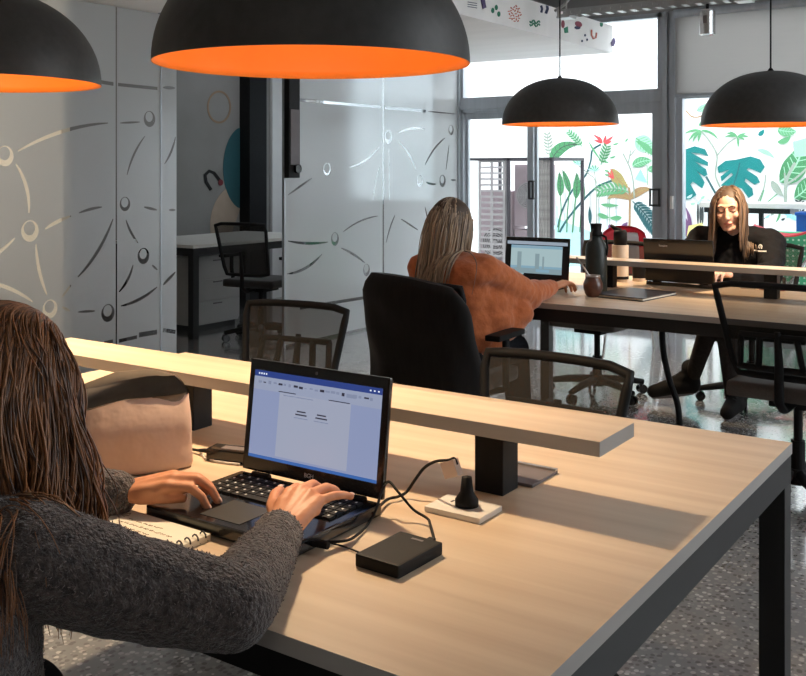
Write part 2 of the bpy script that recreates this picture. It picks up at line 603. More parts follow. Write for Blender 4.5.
# ---- soffit box along the glass, with its painted fascia
struct(MB().box((GX - 0.05, -0.6, SOF), (-3.36, 8.2, 2.62)).build('trim_4', 'soffit'))
fas_o = thing('painted_motifs', 'small confetti motifs painted on the white soffit edge above the window', 'wall painting', (-3.357, 6.5, SOF))
FM = ['purple', 'green', 'coral', 'navy', 'rose']
for n, c in zip(FM, ((0.09, 0.06, 0.16), (0.03, 0.22, 0.13), (0.60, 0.16, 0.10), (0.05, 0.06, 0.12), (0.30, 0.07, 0.10))):
    paint('fascia ' + n, c)


def fp(u, v):
    y, z = on_x(440 + u * 0.2516, v * 0.2516, -3.36)
    return (y, min(max(z, SOF + 0.005), 2.615))


def fasc(pts2, mi, into=None):
    P = [Vector((0, *fp(u, v))) - Vector((0, 6.5, SOF)) for u, v in pts2]
    fas = into if into else MB()
    fas.prism(P, (0.002, 0, 0), 0)
    if not into:
        fas.build('motif', 'fascia ' + FM[mi], fas_o)


def blob2(u, v, ru, rv, n=10, rot=0.0):
    return [(u + ru * math.cos(2 * PI * k / n) * math.cos(rot) - rv * math.sin(2 * PI * k / n) * math.sin(rot),
             v + ru * math.cos(2 * PI * k / n) * math.sin(rot) + rv * math.sin(2 * PI * k / n) * math.cos(rot)) for k in range(n)]


fasc([(155, -20), (172, -25), (182, 30), (168, 36)], 0)
for u, v in ((208, 42), (222, 30), (232, 56), (640, 96)):
    fasc(blob2(u, v, 6, 11), 1)
clus = MB()
for k in range(26):
    a = k * 2.4; r_ = 4 + 5.2 * math.sqrt(k)
    fasc(blob2(296 + r_ * math.cos(a) * 0.85, 55 + r_ * math.sin(a) * 1.1, 5, 2.2, 6, rot=k), 2, clus)
clus.build('dash_cluster', 'fascia coral', fas_o)
for dv in (0, 12):
    fasc(ribbon2d([(355 + t * 4, 84 + dv + 7 * math.sin(t * 1.25) + t * 0.6) for t in range(11)], lambda t: 2.4), 1)
fasc(ribbon2d([(400, 22), (404, 35), (401, 50)], lambda t: 4), 3)
fasc(ribbon2d([(424, 18), (426, 35), (419, 54)], lambda t: 5), 3)
fasc(blob2(487, 96, 7, 16), 4)
fasc([(490, 112), (506, 105), (508, 130), (494, 132)], 1)
fasc(blob2(549, 96, 15, 11, rot=0.5), 4)
fasc(blob2(545, 110, 12, 7), 3)
for u, v in ((575, 140), (563, 163), (583, 158)):
    fasc(blob2(u, v, 3.5, 5), 3)
fasc(ribbon2d([(601, 118), (601, 140), (608, 154), (618, 150), (621, 130)], lambda t: 2.5), 2)
fasc([(690, 146), (697, 165), (690, 184), (680, 184), (677, 170)], 0)
for dv in (0, 9, 18):
    fasc(ribbon2d([(108, 8 + dv), (145, 14 + dv)], lambda t: 1.2), 3)

# ---- frosted glass partition with cut-out linework
def film_panel(name, X, y0, y1, z0, z1, cuts, rings):
    cu = bpy.data.curves.new('film', 'CURVE')
    cu.dimensions = '2D'; cu.fill_mode = 'BOTH'

    def spl(pts):
        s = cu.splines.new('POLY')
        s.points.add(len(pts) - 1)
        for p, q in zip(s.points, pts):
            p.co = (q[0], q[1], 0, 1)
        s.use_cyclic_u = True
    spl([(y0, z0), (y1, z0), (y1, z1), (y0, z1)])
    for (a, b, bend, wd) in cuts:
        A, B = on_x(*a, X), on_x(*b, X)
        lim = lambda p: (min(max(p[0], y0 + 0.006), y1 - 0.006), p[1])
        path = bez(lim(A), lim(B), bend)
        ol = ribbon2d(path, lambda t: wd * 0.8 if wd > W * 1.15 else wd * (0.28 + 0.72 * math.sin(PI * min(max(t, 0.0), 1.0)) ** 0.7))
        spl([lim(p) for p in ol])
    for (c, r, th) in rings:
        cy, cz = on_x(*c, X)
        spl([(cy + r * 0.92 * math.cos(2 * PI * k / 24), cz + r * math.sin(2 * PI * k / 24)) for k in range(24)])
        r2 = r * (1 - th)
        spl([(cy - r * th * 0.15 + r2 * 0.9 * math.cos(2 * PI * k / 24), cz + r * th * 0.75 + r2 * math.sin(2 * PI * k / 24)) for k in range(24)])
    t = bpy.data.objects.new('film', cu); COL.objects.link(t)
    me = evaluated(t)
    bpy.data.objects.remove(t); bpy.data.curves.remove(cu)
    me.transform(Matrix(((0, 0, 1, X), (1, 0, 0, 0), (0, 1, 0, 0), (0, 0, 0, 1))))
    g = MB().box((X - 0.012, y0, 0.0), (X - 0.003, y1, z1 + 0.01)).build(name, 'glass')
    struct(g)
    link_mesh('frosted_film', me, 'film', g)
    return g


yA1, _ = on_x(115.6, 200, GX)
yA2, _ = on_x(117.0, 200, GX)
yB, _ = on_x(160, 200, GX)
XC = GX - 0.07
yC0, _ = on_x(161, 200, XC)
yC1, _ = on_x(176.5, 200, XC)
yD0, _ = on_x(285, 200, GX)
yD1, _ = on_x(382.6, 200, GX)
yE0, _ = on_x(384.0, 200, GX)
W = 0.011
film_panel('partition_glass', GX, -0.6, yA1, 0.02, SOF - 0.01, [
    ((18, 151), (108, 123), 0.05, W), ((16, 164), (29, 213), 0.09, W), ((45, 229), (71, 216), 0.03, W),
    ((79, 213), (102, 207), 0.03, W * .8), ((-30, 270), (15, 238), -0.05, W), ((36, 244), (47, 295), -0.05, W),
    ((-25, 280), (33, 302), 0.06, W), ((62, 297), (71, 285), 0, W * .8), ((78, 277), (113, 219), -0.06, W),
    ((62, 307), (70, 311), 0, W * .8), ((78, 312), (95, 311), 0, W * .7), ((101, 82), (113.5, 84), 0, W * 1.3),
    ((104, 343), (113, 341), 0, W * 1.2)],
    [((5, 156), 0.058, 0.34), ((30, 231), 0.062, 0.34), ((50, 309), 0.055, 0.34), ((108, 313), 0.055, 0.34)])
film_panel('partition_glass', GX, yA2, yB, 0.02, SOF - 0.01, [
    ((118, 84.5), (157.5, 88.5), 0, W * 1.2), ((120, 123), (140, 122), 0, W * .6), ((145, 136), (127, 175), -0.06, W * .7),
    ((126, 220), (138, 243), -0.05, W * .8), ((144, 207), (157, 210), 0, W * .8), ((133, 265), (119, 292), 0.08, W * .9),
    ((152, 265), (157.5, 270), 0, W * .7), ((121, 306), (157, 287), -0.06, W), ((119, 341), (137, 337), 0, W * 1.3), ((139, 335), (157, 332), 0, W * 1.8)],
    [((149.5, 119), 0.052, 0.36), ((125, 204), 0.045, 0.3), ((143.5, 256), 0.052, 0.36)])
film_panel('partition_glass', XC, yC0, yC1, 0.02, SOF - 0.01, [
    ((163, 87.5), (175, 88), 0, W), ((164.5, 164), (175.5, 137), -0.06, W * .8), ((169, 210), (175.5, 210), 0, W * .7),
    ((163, 285), (175.5, 272), 0, W), ((163, 330), (175.5, 332), 0, W * 1.5)], [])
film_panel('partition_glass', GX, yD0, yD1, 0.02, SOF - 0.01, [
    ((288, 241), (328, 242), -0.03, W), ((287, 274), (322, 254), -0.08, W * 1.1), ((288, 195), (312, 178), 0.0, W * .8),
    ((341, 248), (365, 263), 0.03, W), ((350, 167), (379, 147), -0.07, W * .9), ((300, 100), (381, 107.2), 0, W * 1.3),
    ((373, 200), (380, 166), 0.04, W * .6), ((343, 232), (378, 216), 0.05, W * .7), ((300, 308), (381, 295), 0, W * 1.5)],
    [((335, 239), 0.055, 0.33), ((327, 169), 0.05, 0.2), ((366.5, 270), 0.052, 0.33)])
film_panel('partition_glass', GX, yE0, BY - 0.02, 0.02, SOF - 0.01, [
    ((385, 107.6), (426, 111.2), 0, W * 1.5), ((428, 111.4), (456, 114), 0, W * .6), ((398, 133), (425, 129), 0.05, W),
    ((398, 141), (416, 170), 0.07, W), ((389, 149), (389.5, 200), 0, W * .6), ((425, 165), (445, 138), 0.06, W),
    ((426, 182), (436, 184), -0.05, W), ((451, 180), (456, 180), 0, W * .8), ((446, 170), (449, 145), 0, W * .7),
    ((401, 219), (418, 230), 0, W * .8), ((425, 207), (430, 230), 0, W * .8), ((386, 243), (395, 215), 0.04, W * .8), ((386, 294), (440, 285), 0, W * 1.3)],
    [((388.5, 137), 0.06, 0.36), ((420, 181), 0.055, 0.3), ((442.5, 181), 0.058, 0.34), ((451, 130), 0.05, 0.3)])
# aluminium end profiles of the partition
struct(MB().box((GX - 0.02, yB, 0), (GX + 0.005, yB + 0.012, SOF)).box((GX - 0.02, yD0 - 0.012, 0), (GX + 0.005, yD0, SOF))
       .box((GX - 0.03, BY - 0.03, 0), (GX + 0.02, BY, SOF)).build('trim_5', 'alu'))
# tall black door pull at the edge of the frosted glass
h0, hz0 = on_x(285.5, 178, GX + 0.02)
h1, _ = on_x(296.5, 178, GX + 0.02)
hd = thing('door_pull', 'tall black door pull at the inner edge of the frosted glass by the doorway', 'door handle', (GX + 0.005, (h0 + h1) / 2, hz0))
hw = (h1 - h0) / 2
MB().box((0, -hw, 0), (0.05, hw, 1.0), bevel=0.006).build('pull_body', 'black_soft', hd)
MB().box((0.05, -hw * .75, 0.10), (0.056, hw * .8, 0.52), bevel=0.003).build('cover_plate', 'slat_dark', hd)
MB().tube([(0.04, hw * .35, 0.07), (0.075, hw * .35, 0.07)], 0.034, 16).build('knob', 'black_gloss', hd)

# ---- graphics painted on the meeting-room wall
MXW = -6.997
gr = MB()
for n, c in (('ring brown', (0.30, 0.20, 0.13)), ('ink black', (0.01, 0.01, 0.01)), ('deep teal', (0.02, 0.10, 0.12)), ('sand', (0.40, 0.31, 0.24)), ('maroon', (0.20, 0.03, 0.04))):
    paint('wall ' + n, c)


def mw(px, py):
    return (MXW, *on_x(px, py, MXW))


def mring(pts, mi, off=0.002):
    gr.prism([mw(*p) for p in pts], (off, 0, 0), mi)


def ell2(cx, cy, rx, ry, n=32, a0=0, a1=2 * PI):
    return [(cx + rx * math.cos(a0 + (a1 - a0) * k / (n - 1)), cy + ry * math.sin(a0 + (a1 - a0) * k / (n - 1))) for k in range(n)]


outer, inner = ell2(219, 107, 12, 16.5), ell2(219, 107, 10.4, 14.5)
for k in range(31):
    mring([outer[k], outer[k + 1], inner[k + 1], inner[k]], 0)
mring([(241, 127)] + ell2(245, 168, 22, 42, 24, -PI * 0.58, -PI * 1.42)[1:-1] + [(241, 209)], 2)
mring([(241, 206)] + ell2(240, 226, 30, 42, 24, -PI * 0.5, -PI * 1.3)[1:], 3, 0.0015)
mring(ribbon2d([(211, 190), (206, 182), (205, 175), (209, 171), (214, 173), (220, 181)], lambda t: 1.6), 1)
mring(ell2(220.5, 182.5, 2.4, 3.2, 14)[:-1], 4, 0.004)
gro = gr.build('painted_shapes', ['wall ring brown', 'wall ink black', 'wall deep teal', 'wall sand', 'wall maroon'])
tag(gro, 'ring, hook and overlapping circles painted on the meeting room wall', 'wall painting')

# ---- back wall: sliding door, upper light, right window with roller blind
_, zt0 = on_y(560, 111, BY)
zt0, zt1 = 1.90, 2.05
X_l = GX
dr = struct(MB().box((X_l, BY, zt0), (X_main0, BY + 0.09, zt0 + 0.03)).box((X_l, BY + 0.0, 0), (X_l + 0.05, BY + 0.09, zt1))
            .box((X_l, BY, 0), (X_main0, BY + 0.09, 0.03)).build('door_1', 'alu'))
xm0, _ = on_y(527, 0, BY); xm1, _ = on_y(535, 0, BY); xr0, _ = on_y(652, 0, BY)


def leaf(name, x0, x1, y, s0, s1, parent):
    f = MB().box((x0, y, 0.03), (x0 + s0, y + 0.035, zt0)).box((x1 - s1, y, 0.03), (x1, y + 0.035, zt0))
    f.box((x0 + s0, y, 0.03), (x1 - s1, y + 0.035, 0.11)).box((x0 + s0, y, zt0 - 0.06), (x1 - s1, y + 0.035, zt0))
    fo = f.build(name, 'alu', parent)
    MB().poly([(x0 + s0, y + 0.017, 0.11), (x1 - s1, y + 0.017, 0.11), (x1 - s1, y + 0.017, zt0 - 0.06), (x0 + s0, y + 0.017, zt0 - 0.06)]).build('pane', 'glass', fo)
    return fo


leaf('sliding_leaf', X_l + 0.05, xm1, BY + 0.045, 0.03, xm1 - xm0, dr)
lf2 = leaf('sliding_leaf', xm0, X_main0, BY + 0.004, 0.06, X_main0 - xr0, dr)


def ring_handle(px0, px1, py0, py1, parent):
    x0, z1 = on_y(px0, py0, BY - 0.03); x1, z0 = on_y(px1, py1, BY - 0.03)
    m = MB().tube([(x0, BY - 0.03, z0), (x0, BY - 0.03, z1), (x1, BY - 0.03, z1), (x1, BY - 0.03, z0)], 0.011, 8, closed=True)
    m.box((x0, BY - 0.03, z0 - 0.005), (x1, BY + 0.004, z0 + 0.012)).box((x0, BY - 0.03, z1 - 0.012), (x1, BY + 0.004, z1 + 0.005))
    m.build('handle', 'black', parent)


ring_handle(650, 659, 189, 206, lf2)
ring_handle(529, 533, 181, 199, lf2)
struct(MB().box((X_l, BY - 0.01, zt0 + 0.03), (X_main0, BY + 0.1, zt1), bevel=0.01).build('trim_6', 'alu'))
wn = struct(MB().box((X_l, BY, zt1), (X_l + 0.05, BY + 0.09, 2.70)).box((X_l, BY, 2.66), (X_main0, BY + 0.09, 2.70))
            .box((X_main0 - 0.05, BY, zt1), (X_main0, BY + 0.09, 2.70)).build('window_1', 'alu'))
MB().poly([(X_l, BY + 0.05, zt1), (X_main0, BY + 0.05, zt1), (X_main0, BY + 0.05, 2.7), (X_l, BY + 0.05, 2.7)]).build('pane', 'glass', wn)
mm = (X_main0 + X_main1) / 2
struct(MB().box((X_main0, BY - 0.03, 0), (mm - 0.012, BY + 0.1, 2.70), bevel=0.006).box((mm + 0.012, BY - 0.03, 0), (X_main1, BY + 0.1, 2.70), bevel=0.006)
       .box((mm - 0.014, BY, 0), (mm + 0.014, BY + 0.1, 2.70)).build('trim_7', 'alu'))
lk = MB().box((mm + 0.02, BY - 0.05, 1.02), (mm + 0.045, BY - 0.03, 1.13), bevel=0.004).build('latch', 'white_plastic', bpy.data.objects['trim_7'])
w2 = struct(MB().box((X_main1, BY, 0), (X_main1 + 0.055, BY + 0.09, 2.70)).box((X_wr - 0.05, BY, 0), (X_wr, BY + 0.09, 2.70))
            .box((X_main1 + 0.055, BY, 1.955), (X_wr - 0.05, BY + 0.09, 1.995)).box((X_main1, BY, 2.66), (X_wr, BY + 0.09, 2.70))
            .box((X_main1 + 0.055, BY, 0), (X_wr - 0.05, BY + 0.09, 0.08)).build('window_2', 'alu'))
MB().poly([(X_main1, BY + 0.05, 0.05), (X_wr, BY + 0.05, 0.05), (X_wr, BY + 0.05, 2.66), (X_main1, BY + 0.05, 2.66)]).build('pane', 'glass', w2)
bl = thing('roller_blind', 'grey roller blind pulled halfway down the right window', 'blind', (0, BY - 0.045, 0))
MB().box((X_main1 + 0.01, -0.006, 1.985), (X_wr + 0.05, -0.002, 2.66)).build('blind_fabric', 'blind', bl)
MB().box((X_main1 + 0.01, -0.014, 1.965), (X_wr + 0.05, 0.006, 1.99), bevel=0.005).build('bottom_bar', 'alu', bl)
MB().tube([(X_main1, 0, 2.67), (X_wr + 0.05, 0, 2.67)], 0.036, 16).build('roller_tube', 'alu', bl)

# ---- courtyard
CY = 10.8
struct(MB().box((-9.5, BY + 0.1, -0.15), (3.5, 12, -0.03)).build('courtyard_ground', 'plaster'))
struct(MB().box((-9.5, CY, -0.05), (3.5, CY + 0.15, 3.3)).build('wall_courtyard', 'plaster'))

# ---- tropical leaf mural on the courtyard wall
mu = MB()
MUC = {'teal': (0.0, 0.19, 0.185), 'green': (0.06, 0.24, 0.10), 'leaf': (0.11, 0.34, 0.16), 'pale': (0.32, 0.62, 0.42), 'dark': (0.02, 0.10, 0.11),
       'olive': (0.36, 0.30, 0.10), 'brown': (0.34, 0.21, 0.10), 'red': (0.66, 0.07, 0.08), 'blue': (0.30, 0.66, 0.80), 'mist': (0.45, 0.72, 0.72),
       'grey': (0.30, 0.36, 0.30), 'plum': (0.16, 0.07, 0.17), 'yellow': (0.80, 0.70, 0.25), 'ink': (0.04, 0.05, 0.05), 'stone': (0.55, 0.57, 0.56)}
MUI = list(MUC)
for k_ in MUI:
    paint('mural ' + k_, MUC[k_])
mlay = [0.0]


def mpt(px, py):
    x, z = on_y(px, py, CY - 0.002)
    return (x, CY - 0.002 - mlay[0], z)


def mpoly(pts, c):
    mlay[0] += 0.00004
    P = [mpt(*p) for p in pts]
    try:
        f = mu.bm.faces.new([mu.bm.verts.new(p) for p in P])
        f.material_index = MUI.index(c)
    except ValueError:
        pass


def zd(u, v): return (540 + u * 0.1628, 120 + v * 0.1628)      # door panel
def zw(u, v): return (670 + u * 0.1924, 90 + v * 0.1924)       # right window


def mleaf(z, a, b, wd, bend, c, vein=None, k=0.8):
    path = bez(z(*a), z(*b), bend, 14)
    w_ = wd * (z(1, 0)[0] - z(0, 0)[0]) / 2
    mpoly(ribbon2d(path, lambda t: w_ * max(0.02, math.sin(PI * t ** k)) ** 0.85), c)
    if vein:
        mpoly(ribbon2d(path, lambda t: w_ * 0.07), vein)
        n = len(path) - 1
        for i in range(2, n - 1, 2):
            (x, y), (x2, y2) = path[i], path[i + 1]
            dx, dy = x2 - x, y2 - y
            l = math.hypot(dx, dy) or 1
            for s in (-1, 1):
                q = (x + dx / l * w_ * 0.5 - s * dy / l * w_ * 0.75, y + dy / l * w_ * 0.5 + s * dx / l * w_ * 0.75)
                mpoly(ribbon2d([(x, y), q], lambda t: w_ * 0.035), vein)


def mline(z, pts, wd, c):
    s = z(1, 0)[0] - z(0, 0)[0]
    P = [z(*p) for p in pts]
    # smooth the path
    out = []
    for i in range(len(P) - 1):
        p0, p1, p2, p3 = P[max(i - 1, 0)], P[i], P[i + 1], P[min(i + 2, len(P) - 1)]
        for k in range(5):
            t = k / 5
            out.append(tuple(0.5 * ((2 * p1[j]) + (-p0[j] + p2[j]) * t + (2 * p0[j] - 5 * p1[j] + 4 * p2[j] - p3[j]) * t * t + (-p0[j] + 3 * p1[j] - 3 * p2[j] + p3[j]) * t ** 3) for j in (0, 1)))
    out.append(P[-1])
    for a in range(0, len(out) - 1, 6):
        seg = out[a:a + 7]
        if len(seg) > 1:
            mpoly(ribbon2d(seg, lambda t: wd * s / 2), c)


def mfrond(z, a, b, bend, ll, lw, c, n=9, sides=(-1, 1), ang=0.9):
    path = bez(a, b, bend, n)
    mline(z, path, lw * 0.5, c)
    for i in range(1, n + 1):
        x, y = path[i]; x0, y0 = path[i - 1]
        dx, dy = x - x0, y - y0
        l = math.hypot(dx, dy) or 1
        L = ll * (0.55 + 0.45 * math.sin(PI * i / (n + 1)))
        for s in sides:
            ca, sa = math.cos(s * ang), math.sin(s * ang)
            q = (x + (dx * ca - dy * sa) / l * L, y + (dx * sa + dy * ca) / l * L)
            mleaf(z, (x, y), q, lw, 0.08 * s, c)


# door panel
mpoly([zd(-60, 700), zd(-60, 610), zd(100, 600), zd(190, 640), zd(330, 690), zd(330, 900), zd(-60, 900)], 'mist')
for i in range(26):
    x = 90 + (i * 53) % 420; y = 300 + (i * 97) % 300
    mpoly([zd(x, y), zd(x + 7, y), zd(x + 6, y + 190), zd(x + 1, y + 190)], 'stone' if i % 3 else 'mist')
mfrond(zd, (60, 230), (45, 90), 0.0, 40, 12, 'grey', 7)
mleaf(zd, (70, 255), (240, 152), 70, -0.2, 'green', 'ink', 0.7)
mline(zd, [(375, 150), (322, 185), (312, 250), (280, 340), (200, 430), (135, 560), (110, 660)], 11, 'dark')
mline(zd, [(455, 368), (350, 412), (250, 510), (165, 615), (120, 690)], 13, 'dark')
for a, b in (((385, 140), (325, 88)), ((385, 142), (330, 125)), ((390, 140), (405, 92)), ((392, 140), (450, 97)), ((390, 145), (442, 128)), ((380, 140), (360, 100))):
    mleaf(zd, a, b, 16, 0.05, 'red')
for a, b, w_ in (((125, 470), (118, 318), 42), ((182, 445), (138, 305), 36), ((220, 485), (226, 322), 46), ((258, 515), (266, 380), 24)):
    mleaf(zd, a, b, w_, 0.03, 'green', 'ink')
mline(zd, [(125, 465), (130, 560), (112, 690)], 7, 'green')
mline(zd, [(182, 440), (170, 560), (165, 690)], 7, 'green')
mline(zd, [(220, 480), (210, 580), (200, 690)], 8, 'green')
mline(zd, [(258, 510), (250, 600), (245, 690)], 6, 'green')
mleaf(zd, (442, 298), (545, 415), 72, 0.1, 'olive', 'brown')
mleaf(zd, (555, 490), (415, 485), 52, 0.22, 'brown', 'olive')
mleaf(zd, (555, 488), (690, 425), 50, -0.14, 'brown', 'olive')
mline(zd, [(548, 415), (553, 500), (550, 700)], 13, 'brown')
for q in ((395, 300), (400, 335), (430, 292)):
    mleaf(zd, (455, 362), q, 9, 0.03, 'red')
mfrond(zd, (570, 500), (700, 660), -0.05, 75, 15, 'dark', 10, (-1, 1), 0.75)
mfrond(zd, (550, 445), (365, 440), 0.1, 60, 14, 'leaf', 8, (-1, 1), 0.8)
mfrond(zd, (375, 275), (412, 165), 0.0, 42, 12, 'green', 6)
mfrond(zd, (260, 165), (180, 75), 0.05, 32, 11, 'leaf', 7)
mleaf(zd, (590, 110), (700, 190), 105, 0.0, 'pale', 'leaf')
mleaf(zd, (690, 215), (590, 130), 40, 0.1, 'leaf')
mleaf(zd, (570, 285), (690, 250), 62, -0.1, 'leaf', 'pale')
mleaf(zd, (665, 310), (720, 290), 42, 0.0, 'leaf', 'pale')
mline(zd, [(660, 280), (662, 400)], 5, 'leaf')
mpoly([zd(620, 300), zd(660, 385), zd(585, 365)], 'blue')
mline(zd, [(582, 480), (575, 380), (560, 310), (540, 262), (512, 205)], 9, 'grey')
mline(zd, [(545, 265), (560, 185)], 8, 'grey')
mline(zd, [(552, 225), (590, 180)], 6, 'grey')
for c_, q in (((235, 275), 'pale'), ((335, 315), 'pale')):
    for a in range(9):
        an = PI * (0.1 + 0.8 * a / 8)
        mleaf(zd, c_, (c_[0] + 42 * math.cos(an), c_[1] - 48 * math.sin(an)), 10, 0, 'leaf' if a % 2 else 'mist')
mline(zd, [(240, 280), (300, 330), (345, 390), (350, 640)], 6, 'grey')
mline(zd, [(335, 315), (350, 390)], 5, 'grey')
mleaf(zd, (375, 518), (490, 524), 22, 0.03, 'leaf'); mleaf(zd, (358, 576), (430, 600), 30, 0.05, 'leaf'); mleaf(zd, (505, 598), (430, 600), 30, -0.05, 'leaf')
mline(zd, [(430, 480), (432, 640)], 4, 'leaf')
for a, b in (((450, 152), (488, 142)), ((430, 235), (472, 220)), ((395, 255), (425, 262)), ((400, 308), (430, 318)), ((525, 135), (545, 110)), ((300, 130), (385, 260)), ((400, 335), (430, 340))):
    mleaf(zd, a, b, 12, 0.02, 'leaf')
mleaf(zd, (310, 640), (305, 530), 22, 0.02, 'dark')
mleaf(zd, (430, 640), (450, 680), 26, 0.1, 'plum'); mleaf(zd, (500, 660), (540, 625), 28, 0.1, 'plum')
# right window
mpoly([zw(*p) for p in [(40, 315), (62, 315), (130, 292), (185, 308), (203, 345), (160, 332), (110, 325), (150, 347), (200, 375), (200, 396), (130, 372), (190, 412),
                         (197, 440), (180, 450), (140, 420), (165, 450), (182, 480), (170, 512), (120, 476), (108, 490), (140, 545), (110, 566), (65, 574), (40, 570)]], 'teal')
mpoly([zw(*p) for p in [(345, 362), (420, 345), (470, 360), (495, 400), (472, 432), (410, 405), (400, 415), (455, 450), (470, 480), (440, 492), (395, 460), (390, 475), (430, 512),
                         (435, 545), (410, 562), (375, 512), (340, 500), (300, 506), (265, 496), (330, 440), (320, 430), (270, 476), (264, 450), (310, 415), (255, 432), (248, 400), (290, 368)]], 'teal')
mline(zw, [(365, 380), (350, 440), (330, 500)], 5, 'dark')
mline(zw, [(190, 450), (240, 540)], 11, 'dark')
mleaf(zw, (572, 478), (690, 262), 125, 0.13, 'green', 'pale', 0.75)
mleaf(zw, (648, 562), (760, 420), 95, 0.1, 'green', 'pale')
mpoly([zw(640, 270), zw(740, 240), zw(740, 340), zw(650, 350)], 'pale')
mline(zw, [(62, 112), (85, 108), (115, 138), (160, 138), (190, 112), (200, 100)], 7, 'brown')
mleaf(zw, (140, 108), (195, 68), 34, 0.1, 'pale', 'leaf'); mleaf(zw, (150, 185), (185, 150), 20, 0.1, 'leaf')
mline(zw, [(262, 505), (238, 440), (246, 340), (205, 262), (165, 215)], 9, 'grey')
for q, b in (((95, 275), .12), ((120, 275), .1), ((70, 235), .12), ((150, 275), .05), ((210, 225), -.1), ((255, 262), -.15), ((235, 240), -.12), ((140, 215), 0)):
    mleaf(zw, (165, 212), q, 13, b, 'leaf')
mline(zw, [(246, 342), (300, 280), (352, 245)], 8, 'grey')
for q, b in (((280, 248), .1), ((290, 225), .1), ((415, 245), -.08), ((390, 262), -.1), ((355, 305), -.05), ((400, 225), -.05), ((310, 215), .05)):
    mleaf(zw, (352, 243), q, 12, b, 'leaf')
mline(zw, [(602, 600), (606, 480), (640, 400), (655, 380)], 17, 'grey')
mline(zw, [(606, 490), (660, 455), (720, 400)], 11, 'grey'); mline(zw, [(600, 510), (598, 430)], 9, 'grey')
mleaf(zw, (530, 470), (592, 552), 36, 0.05, 'grey'); mleaf(zw, (455, 312), (545, 355), 24, -0.1, 'pale')
mline(zw, [(455, 590), (490, 510), (500, 440)], 8, 'grey'); mline(zw, [(490, 520), (470, 580)], 7, 'leaf'); mline(zw, [(500, 590), (560, 540)], 6, 'leaf')
mleaf(zw, (560, 270), (630, 235), 30, 0.15, 'leaf'); mleaf(zw, (460, 235), (490, 205), 24, 0.1, 'teal'); mleaf(zw, (560, 205), (660, 215), 55, 0.05, 'leaf', 'pale')
mleaf(zw, (590, 630), (720, 690), 50, -0.05, 'blue', 'mist')
mfrond(zw, (690, 690), (672, 580), 0.0, 36, 9, 'ink', 6)
for x in (148, 162, 172):
    mleaf(zw, (x, 700), (x, 575), 12, 0, 'ink')
for q in ((65, 640), (80, 600), (55, 670), (110, 690)):
    mleaf(zw, (95, 780), q, 22, 0.1, 'plum')
mpoly([zw(100, 705), zw(170, 690), zw(190, 740), (zw(90, 760))], 'yellow')
for k in range(8):
    mleaf(zw, (440 + k * 28, 640 + (k * 37) % 50), (470 + k * 26, 610 + (k * 53) % 70), 12, 0.1, ('leaf', 'ink', 'blue', 'grey')[k % 4])
for k in range(9):
    mleaf(zw, (90 + k * 18, 560 + (k * 31) % 60), (120 + k * 16, 540 + (k * 47) % 60), 14, 0.1, ('mist', 'pale', 'stone')[k % 3])
muo = mu.build('wall_mural', ['mural ' + k_ for k_ in MUI], recalc=False)
tag(muo, 'tropical leaf mural painted on the white courtyard wall outside the windows', 'mural')

# ---- condenser cage outside the sliding door
CGY = 9.35
cx0, czt = on_y(466.5, 158, CGY); cxm, _ = on_y(508.5, 158, CGY); cx1, _ = on_y(552, 158, CGY)
cg = thing('equipment_cage', 'dark framed cage around the outdoor units behind the sliding door', 'cage', (0, CGY, -0.03))
zt = czt + 0.03
fm = MB()
for x in (cx0, cxm, cx1):
    fm.box((x - 0.016, -0.016, 0), (x + 0.016, 0.016, zt)).box((x - 0.016, 0.75, 0), (x + 0.016, 0.782, zt))
fm.box((cx0, -0.016, zt - 0.03), (cx1, 0.016, zt)).box((cx0, -0.016, 0.02), (cx1, 0.016, 0.05)).box((cx0, 0.75, zt - 0.03), (cx1, 0.782, zt))
for x in (cx0, cx1):
    fm.box((x - 0.016, 0, zt - 0.03), (x + 0.016, 0.77, zt))
fm.build('cage_frame', 'cage_dark', cg)
sx0, _ = on_y(479.5, 0, CGY); sx1, _ = on_y(504, 0, CGY)
sl = MB()
sm_ = (sx0 + sx1) / 2
for x in (sx0, sm_, sx1):
    sl.box((x - 0.014, -0.004, 0.05), (x + 0.014, 0.012, zt - 0.03))
nb = 22
for k in range(nb + 1):
    z = 0.06 + (zt - 0.11) * k / nb
    sl.box((sx0, -0.002, z), (sx1, 0.012, z + 0.022))
sl.build('grille', 'grille', cg)
MB().box((sx1 + 0.02, 0.0, 0.05), (cxm - 0.016, 0.01, zt - 0.03)).build('side_panel', 'grille', cg)
xb0, _ = on_y(537, 0, CGY); 
bp = MB()
nbd = 5
for k in range(nbd):
    w_ = (cx1 - 0.02 - xb0) / nbd
    bp.box((xb0 + k * w_ + 0.003, -0.002, 0.05), (xb0 + (k + 1) * w_ - 0.003, 0.014, zt - 0.03))
bp.build('board_panel', 'timber', cg)


